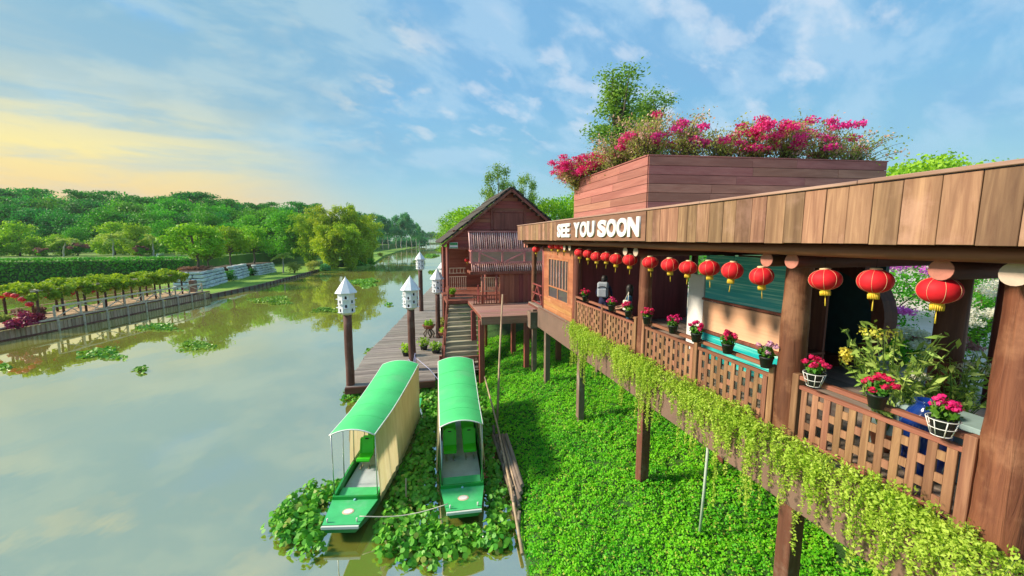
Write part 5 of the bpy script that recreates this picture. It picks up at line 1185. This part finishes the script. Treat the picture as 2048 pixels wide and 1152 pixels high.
# trees behind the hut and the pavilion
proto('feather', 'feathery_tree', '', (0, -300, 0), 12, [((rnd.uniform(-1.9, 1.9), rnd.uniform(-1.9, 1.9), z), (.85, .85, .8)) for z in np.linspace(4.5, 11.6, 26)], L_acacia, .22, 200, .14, trunk_h=.6, shell=.1)
proto('lush', 'bank_tree', '', (0, -300, 0), 9, round_crown(9, 3.0, 26, .15), L_light, .30, 260, .2)
proto('acacia', 'tall_acacia', '', (0, -300, 0), 15, [((.3*math.sin(z*1.3)+rnd.uniform(-.8, .8), rnd.uniform(-1.0, 1.0), z), (.8, .8, .7)) for z in np.linspace(4, 14.4, 46)], L_acacia, .20, 240, .14, trunk_h=.8, shell=.1, aspect=.45)
for lab, kd, px, d, py, sx in (('feathery tree rising behind the ridge of the hut', 'feather', 1000, 44, 338, .8), ('feathery tree right of the hut ridge', 'feather', 1046, 46, 352, .7), ('lush tree against the left roof slope of the hut', 'lush', 945, 52, 408, 1.1), ('lush tree over the water beyond the hut', 'lush', 915, 66, 418, 1.0), ('low lush tree at the far end of the dock', 'lush', 905, 85, 440, 1.2), ('lush tree behind the right roof slope of the hut', 'lush', 1085, 45, 392, .9), ('lush tree between the hut and the roof parapet', 'lush', 1130, 48, 388, .9), ('lush tree behind the left end of the roof parapet', 'lush', 1165, 44, 380, .8),
                               ('tall acacia towering behind the roof flowers', 'acacia', 1228, 34, 158, 1.5), ('shorter acacia beside the tall one', 'acacia', 1290, 38, 196, 1.3), ('lush tree past the right end of the roof parapet', 'lush', 1835, 44, 306, 1.0), ('lower tree showing above the near end of the fascia', 'lush', 1895, 46, 318, .9), ('tree showing at the right border above the fascia', 'lush', 1975, 48, 318, 1.0), ('tree just beyond the parapet corner on the right', 'lush', 1800, 50, 322, .8)):
    plant(kd, px, d, top_at(py, depth(px, d), px), lab, None, 3.6, None, ((top_at(py, depth(px, d), px)-3.6)/protos[kd][1])**0 * sx)
# bougainvillea on the roof
def bougainvillea(label, x, y, h, w, nb, pink, dusty):
    t = thing('bougainvillea', label, 'bougainvillea', (x, y, 9.1), 'bougainvillea growing out of the roof parapet'); m = MB(); lv = Leaves(); lp = Leaves(); ld_ = Leaves(); np_ = nd_ = 0
    for i in range(int(nb*1.35)):
        a = rnd.uniform(0, 6.28); out = 1.15*w*rnd.uniform(.15, 1); hh = h*rnd.uniform(.45, 1); k_ = 9
        pts = [Vector((out*math.cos(a)*(f/k_)**1.2, out*math.sin(a)*(f/k_)**1.2, -.1+hh*(1.25*(f/k_)-.35*(f/k_)**3))) for f in range(k_+1)]
        m.tube([tuple(p) for p in pts], [.016-.0014*f for f in range(k_+1)], 4, False); P = np.array([tuple(p) for p in pts[1:]]); P = np.repeat(P, 4, 0)+rng.normal(size=(4*k_, 3))*.13
        lv.add(leaf_quads(P, .068, .65))
        if rnd.random() < dusty*.45: Q = np.repeat(np.array([tuple(p) for p in pts[4:]]), 6, 0); Q = Q+rng.normal(size=Q.shape)*.09; ld_.add(leaf_quads(Q, .07, .8)); nd_ += 1
        if rnd.random() < pink*1.35: P, u = blob(pts[-1], (.24, .24, .12), 130, .1); lp.add(leaf_quads(P, .064, .85)); np_ += 1
    obj('branch', m, M_trunk, t, True); lv.obj('foliage', L_bush, t, (0, 0, 0)).location = (0, 0, 0)
    if np_: lp.obj('blossom', P_pink, t, (0, 0, 0)).location = (0, 0, 0)
    if nd_: ld_.obj('faded_blossom', P_rose, t, (0, 0, 0)).location = (0, 0, 0)
BG = [('bougainvillea drooping over the far left end of the roof parapet', 6.45, 15.6, 1.25, 1.05, 60, .42, .5), ('pink bougainvillea second along the left side of the parapet', 6.9, 14.3, 1.3, 1.0, 46, .22, .6), ('dusty bougainvillea midway along the left side of the parapet', 7.0, 13.0, 1.75, 1.0, 54, .06, .8), ('tall dusty bougainvillea near the parapet corner', 7.2, 11.8, 2.1, 1.0, 60, .10, .9),
      ('bougainvillea with a pink crown just right of the parapet corner', 8.2, 11.2, 1.95, .95, 56, .14, .7), ('thin bougainvillea left of the largest pink spray', 9.3, 10.9, 1.6, .9, 44, .05, .6), ('bougainvillea carrying the largest bright pink spray', 10.4, 10.8, 1.75, .9, 50, .42, .5), ('bougainvillea right of the largest pink spray', 11.5, 10.6, 1.8, .9, 50, .26, .6), ('bougainvillea with small pink tips near the right end', 12.6, 10.4, 1.6, .95, 44, .16, .8), ('straggling bougainvillea at the right end of the parapet', 13.5, 10.2, 1.4, 1.1, 36, .10, .8)]
for a in BG: bougainvillea(*a)
# garden beyond the pavilion
for lab, px, d, rad, pet, ls in (('magenta bougainvillea in the garden behind the lantern', 1796, 17, (1.9, 1.9, 1.5), P_magenta, .12), ('white flowering bush beside the near column in the garden', 1948, 16.5, (1.9, 1.9, 1.5), P_white, .12), ('white flowering bush at the right border in the garden', 2010, 14.5, (.9, .9, 1.0), P_white, .10), ('low green bush in front of the magenta bougainvillea', 1822, 10.3, (.9, .9, .55), P_white, .10), ('small magenta shrub behind the white bush', 1990, 19, (1.4, 1.4, 1.5), P_magenta, .14), ('green garden bush seen under the roof left of the stall', 1400, 21, (1.8, 1.8, 2.0), None, .18), ('green garden tree seen under the roof near the third column', 1330, 24, (2.2, 2.2, 2.2), None, .2), ('magenta flowering shrub low beside the dark inner column', 1783, 12.5, (1.0, 1.0, .7), P_magenta, .1), ('low white flowered shrub close to the near column', 1975, 12, (.9, .9, .7), P_white, .1), ('tall green shrub at the back of the garden', 1850, 22, (2.2, 2.2, 1.6), P_magenta, .2), ('pale green shrub behind the white bushes', 1925, 22, (2.2, 2.2, 1.6), P_white, .2), ('low red leaved bush in the garden bed', 1900, 10.2, (.8, .8, .5), P_mauve, .1)):
    shrub('garden_shrub', lab, at_px(px, d, 3.6), rad, L_mid, 900, ls, pet, 'shrub', None, 130)

# ------------------------------------------------------------------ far side: hedge, walkway, arbour, rock planters
hd = thing('clipped_hedge', 'long tall green creeper hedge across the side channel', 'hedge', (-60, 78, 0)); lv = Leaves(); core = MB()
hp = [(-100, 75.5), (-76, 77), (-53.5, 79.2), (-38, 80.5)]
for (x0, y0), (x1, y1) in zip(hp, hp[1:]):
    core.beam((x0, y0+.9, 1.6), (x1, y1+.9, 1.6), 1.4, 3.4); n = int((x1-x0)*130); f = rng.uniform(0, 1, n); z = rng.uniform(-.1, 3.9, n); top = rng.uniform(size=n) < .25
    yo = np.where(top, rng.uniform(0, 1.8, n), rng.uniform(-.25, .25, n)-.18*np.sin(z*1.3+f*9)); z = np.where(top, 3.7+rng.uniform(-.1, .25, n), z)
    lv.add(leaf_quads(np.stack([x0+(x1-x0)*f, y0+(y1-y0)*f+yo, z], 1), .42, .6, np.tile(np.array([[.1, -.6, .5]]), (n, 1)), .45))
obj('core', core, M_bank, hd); lv.obj('foliage', L_hedge, hd)
# river walkway
WK = [(-30.5, 24), (-28.1, 33.5), (-27.0, 37.6), (-24.2, 53.4), (-24.0, 54.4)]
wk = thing('river_walkway', 'long timber walkway along the far side of the river', 'walkway', (-27, 42, 0))
def inland(i, dd):  # offset of the walkway line away from the river
    a, b_ = Vector(WK[max(0, i-1)]+(0,)), Vector(WK[min(len(WK)-1, i+1)]+(0,)); d = (b_-a).normalized(); return Vector(WK[i]+(0,))+Vector((-d.y, d.x, 0))*dd
m = MB()
for i in range(len(WK)-1):
    a, b_, c, d = Vector(WK[i]+(0,)), Vector(WK[i+1]+(0,)), inland(i+1, 4.2), inland(i, 4.2); o0 = len(m.v)
    m.v += [(p.x, p.y, z) for z in (.72, .84) for p in (a, b_, c, d)]; m.face([o0+4, o0+5, o0+6, o0+7]); m.face([o0, o0+1, o0+5, o0+4]); m.face([o0+2, o0+3, o0+7, o0+6])
obj('deck', m, M_walk, wk)
m = MB()
for a, b_ in zip(WK, WK[1:]): m.beam((a[0]+.06, a[1], -.06), (b_[0]+.06, b_[1], -.06), .16, .30); m.beam((a[0]+.05, a[1], .80), (b_[0]+.05, b_[1], .80), .16, .10)
obj('waling', m, M_dark, wk)  # dark beams added to set the facing boards off from their reflection
def along(tab, step):
    out = []
    for a, b_ in zip(tab, tab[1:]):
        a, b_ = Vector(a+(0,)), Vector(b_+(0,)); n = max(1, int((b_-a).length/step)); out += [a.lerp(b_, i/n) for i in range(n)]
    return out+[Vector(tab[-1]+(0,))]
for i, p in enumerate(along(WK, .30)):
    m = MB(); m.box(p.x-.02, p.x+.10, p.y-.135, p.y+.135, -.25, .70+rnd.uniform(-.02, .0)); o = obj('facing_board', m, M_walk, wk)
ps = along(WK[2:4], 2.0)
m = MB()
for a, b_ in ((WK[2], WK[3]),): m.beam(a+(1.86,), b_+(1.86,), .12, .12); m.beam(a+(.90,), b_+(.90,), .06, .07)
for a, b_ in zip(WK[:2], WK[1:3]): m.beam(a+(.45,), b_+(.45,), .08, .08); m.beam(a+(.9,), b_+(.9,), .1, .1)
rl = obj('railing', m, M_walkrail, wk)
for i, p in enumerate(ps):
    m = MB(); m.beam((p.x+.17, p.y, -.4), (p.x+.17, p.y, .9), .10, .10); m.beam((p.x, p.y, .8), (p.x, p.y, 1.84), .10, .10); obj('post', m, M_walkrail, rl)
    if i < len(ps)-1:
        q = ps[i+1]; m = MB(); zz = (.95, 1.8) if i % 2 == 0 else (1.8, .95); m.beam((p.x, p.y, zz[0]), (q.x, q.y, zz[1]), .06, .06); obj('brace', m, M_walkrail, rl)
        m = MB(); mid = p.lerp(q, .5); m.beam((mid.x, mid.y, zz[1]), (q.x-.0, q.y, zz[0]), .045, .045); obj('brace', m, M_walkrail, rl)
m = MB()
for i in range(1, len(WK)-1): a, b_ = inland(i, 4.1), inland(i+1, 4.1); m.beam((a.x, a.y, 1.5), (b_.x, b_.y, 1.5), .07, .07); m.beam((a.x, a.y, 1.15), (b_.x, b_.y, 1.15), .05, .05)
for i in range(12): f = i/11; a, b_ = inland(1, 4.1), inland(3, 4.1); p = a.lerp(b_, f); m.beam((p.x, p.y, -.5), (p.x, p.y, 1.55), .07, .07)
obj('rear_rail', m, M_walkrail, wk)
# retaining edge of the lawn
re = thing('retaining_edge', 'low timber edge with short stakes holding the far lawn', 'edging', (-22, 75, 0))
LE = [(-24.0, 54.4), (-22.3, 63), (-21.2, 80), (-20.7, 94)]
m = MB()
for a, b_ in zip(LE, LE[1:]): m.beam((a[0]+.12, a[1], .40), (b_[0]+.12, b_[1], .40), .14, .16); m.beam((a[0]+.1, a[1], .12), (b_[0]+.1, b_[1], .12), .10, .40)
obj('beam', m, M_retain, re)
for p in along(LE, 1.25): m = MB(); m.tube([(p.x+.22, p.y, -.3), (p.x+.22, p.y, .50)], .06, 6); obj('stake', m, M_dark, re)
# vine arbour
ab = thing('vine_arbour', 'bright green vine arbour roofing the river walkway', 'arbour', (-28, 44, .84)); lv = Leaves()
def arb(f, s): a = inland(2, 1.15), inland(3, 1.15); b2 = inland(2, 3.5), inland(3, 3.5); p = a[0].lerp(a[1], f); q = b2[0].lerp(b2[1], f); return p.lerp(q, s)
m = MB()
for s in (0, 1): a, b_ = arb(-.02, s), arb(.94, s); m.beam((a.x, a.y, 3.05), (b_.x, b_.y, 3.05), .08, .08)
for i in range(16): a, b_ = arb(i/16.6, -.1), arb(i/16.6, 1.1); m.beam((a.x, a.y, 3.14), (b_.x, b_.y, 3.14), .05, .05)
obj('beam', m, M_walkrail, ab)
for i in range(9):
    for s in (0, 1):
        p = arb(i/8.8, s); m = MB(); m.tube([(p.x, p.y, .8), (p.x+rnd.uniform(-.05, .05), p.y, 3.05)], .085, 7); obj('post', m, M_post, ab)
for i in range(210):
    f = rnd.uniform(-.05, .95); s = rnd.uniform(-.15, 1.15); p = arb(f, s); P, u = blob((p.x, p.y, 3.25+.18*math.sin(f*40)+rnd.uniform(-.25, .2)-.35*abs(s-.5)), (.55, .6, .28), 60, .2); lv.add(leaf_quads(P, .24, .7, u, .4))
for i in range(150):
    f = rnd.uniform(-.05, .95); s = rnd.choice((-.12, 1.12)); p = arb(f, s); P, u = blob((p.x, p.y, 2.75+rnd.uniform(-.25, .2)), (.28, .35, .3), 45, .2); lv.add(leaf_quads(P, .22, .7, u, .4))
lv.obj('foliage', L_vinebr, ab)
for i in range(8):
    p = arb((i+.5)/9.3, .05); dup(LP, (p.x+.1, p.y, 2.55+rnd.uniform(-.05, .05)), 0, 1.45, 'small red lantern under the vine arbour on the far walkway', 'red lanterns under the far arbour')
c0, c1 = arb(-.04, .0), arb(-.04, 1.0)
for i in range(7):
    f = i/6; p = c0.lerp(c1, f*1.2-.1); dup(LP, (p.x+.15, p.y-.3, 1.95+.98*math.sin(math.pi*(.08+.84*f))), 0, 1.3, 'red lantern in the arch at the open end of the far arbour', 'red lanterns arched over the arbour entrance')
# plum-leaved plants in tubs at the near end of the walkway
for lab, px, py, r, mat in (('big plum-red leaved plant in a tub at the near end of the walkway', 42, 650, .95, P_plum), ('smaller plum-red plant beside the big one', 72, 640, .6, P_plum), ('dusty purple plant behind the plum-red one', 38, 628, .6, P_mauve), ('green tub plant at the left border of the walkway', 8, 640, .5, L_bush), ('purple tub plant beside the walkway rail', 80, 625, .5, P_mauve)):
    p = on_level(px, py, .95); shrub('tub_plant', lab, (p.x, p.y, .84), (r, r, r*.62), mat, 500, .22)
# white rock planters with trees
def rock_planter(label, px0, px1, pyb, d, h, deep, seed):
    a, b_ = on_level(px0, pyb[0], .45), on_level(px1, pyb[1], .45); t = thing('rock_planter', label, 'planter', ((a.x+b_.x)/2, (a.y+b_.y)/2, .45), 'white rock planters on the lawn'); r2 = random.Random(seed)
    dxy = (b_-a); L = dxy.length; u = dxy/L; nrm = Vector((-u.y, u.x, 0)); rows_ = 5; z = .35
    nrm = nrm if nrm.x < 0 else -nrm
    def wall(p0, p1, nr):
        L_ = (p1-p0).length; uu = (p1-p0)/L_; z = .35
        for rI in range(rows_):
            hh = h/rows_*r2.uniform(.8, 1.2); s = 0; sb = .10*rI
            while s < L_:
                w_ = min(L_-s, r2.uniform(.7, 1.7)); 
                if w_ < .2: break
                m = MB(); c = p0+uu*(s+w_/2)+nr*(sb+.35+r2.uniform(-.12, .12)); m.obox((c.x, c.y, z+hh/2), uu*(w_/2-.05), nr*.45, (0, 0, hh/2-.04), .09)
                m.v = [(x_+r2.uniform(-.05, .05), y_+r2.uniform(-.05, .05), z_+r2.uniform(-.03, .03)) for x_, y_, z_ in m.v]; obj('rock', m, M_rock, t); s += w_
            z += hh
    wall(a, b_, nrm); c = a+nrm*deep; wall(a+nrm*.5-u*.2, c-u*.2, u) if seed == 1 else None; 
    m = MB(); q = [a+u*.4+nrm*.5, b_-u*.2+nrm*.5, b_-u*.2+nrm*deep, a+u*.4+nrm*deep]; m.prism([(p.x, p.y) for p in q], .3, .45+h*.9); obj('soil', m, M_soil, t)
    return (a+b_)/2+nrm*deep*.5, h, u, L, nrm
R1 = rock_planter('largest white rock planter, nearest the walkway', 412, 456, (577, 563), 0, 2.5, 3.6, 1); R2 = rock_planter('middle white rock planter', 473, 500, (560, 552), 0, 2.3, 3.4, 2); R3 = rock_planter('white rock planter farthest from the walkway', 517, 552, (551, 544), 0, 2.2, 3.6, 3)
m = MB(); p = on_level(388, 590, .45); m.box(p.x-.3, p.x+.3, p.y-.3, p.y+.3, .3, 2.2, .05); tag(obj('gate_pillar', m, M_conc), 'dark stone pillar where the walkway meets the lawn', 'pillar')
for lab, px, py in (('pale boulder on the lawn in front of the gap between planters', 462, 558), ('pale boulder before the farthest planter', 509, 549)):
    p = on_level(px, py, .45); m = MB(); m.lathe([(.05, 0), (.75, .1), (.8, .45), (.55, .8), (.1, .92)], (p.x, p.y, .4), 12); m.v = [(x_+rnd.uniform(-.1, .1), y_+rnd.uniform(-.1, .1), z_+rnd.uniform(-.06, .06)) for x_, y_, z_ in m.v]; tag(obj('boulder', m, M_rock), lab, 'boulder')
proto('planter', 'planter_tree', '', (0, -300, 0), 5.2, round_crown(5.2, 2.5, 26, .42, .22, .55), L_light, .27, 170, .14, trunk_h=.4)
def put_tree(lab, c, zb, ztop, sx):
    t, h = protos['planter']; s = (ztop-zb)/h
    if not t.get('used'): t['used'] = 1; t.location = (c.x, c.y, zb); t.scale = (s*sx, s*sx, s); tag(t, lab)
    else: dup(t, (c.x, c.y, zb), rnd.uniform(0, 6), (s*sx, s*sx, s), lab)
for q_, lab in (((R1[0]-R1[4]*1.7+R1[2]*(R1[3]/2+.9)), 'added dark shrub standing in for the shade between the largest and middle rock planters'), ((R2[0]-R2[4]*1.6+R2[2]*(R2[3]/2+.9)), 'added dark shrub standing in for the shade between the middle and farthest rock planters')):
    shrub('gap_shade_shrub', lab, (q_.x, q_.y, .45), (1.15, 1.15, 1.0), L_dark, 900, .22)  # dark shrubs added in place of the shade in the planter gaps
put_tree('spreading bright tree in the largest rock planter', R1[0]-R1[2]*1.0, 2.6, 8.9, 1.15); put_tree('spreading tree in the middle rock planter', R2[0], 2.5, 8.9, 1.0); put_tree('spreading tree in the farthest rock planter', R3[0]-R3[2]*.6, 2.4, 9.2, 1.0); put_tree('small tree between the largest and the middle rock planters', R1[0]+R1[2]*3.0, 2.0, 7.8, .8)
shrub('planter_shrub', 'low mauve shrubs filling the largest rock planter', (R1[0].x-.6, R1[0].y-.8, 2.6), (2.6, 1.6, .45), P_mauve, 1400, .2)
m = MB(); p = on_level(290, 547, .5); p = at_px(290, 70, 0); m.tube([(p.x, p.y, .4), (p.x+1.6, p.y, 4.4)], .07, 8); m.beam((p.x+1.1, p.y, 3.2), (p.x+1.75, p.y, 4.3), .35, .12); m.tube([(p.x+1.6, p.y, 4.3), (p.x+2.6, p.y, 4.35)], .05, 6)
tag(obj('leaning_pole', m, plain('pole_green', (.35, .50, .42), .5)), 'pale green leaning pole with a box at its head behind the arbour', 'pole')

# ------------------------------------------------------------------ air
HAZE = .0002
if HAZE:
    m = MB(); m.box(-420, 420, -40, 720, -4.2, 42); o = obj('haze', m, []); hm = bpy.data.materials.new('haze'); hm.use_nodes = True; g = G(hm.node_tree); g.n.clear(); out = g.node('ShaderNodeOutputMaterial'); pv = g.node('ShaderNodeVolumePrincipled')
    pv.inputs['Color'].default_value = (.80, .90, .95, 1); pv.inputs['Density'].default_value = HAZE; pv.inputs['Anisotropy'].default_value = .2; g.l.new(pv.outputs[0], out.inputs['Volume']); o.data.materials.append(hm); tag(o, 'thin morning haze over the river', 'haze', None, 'stuff')
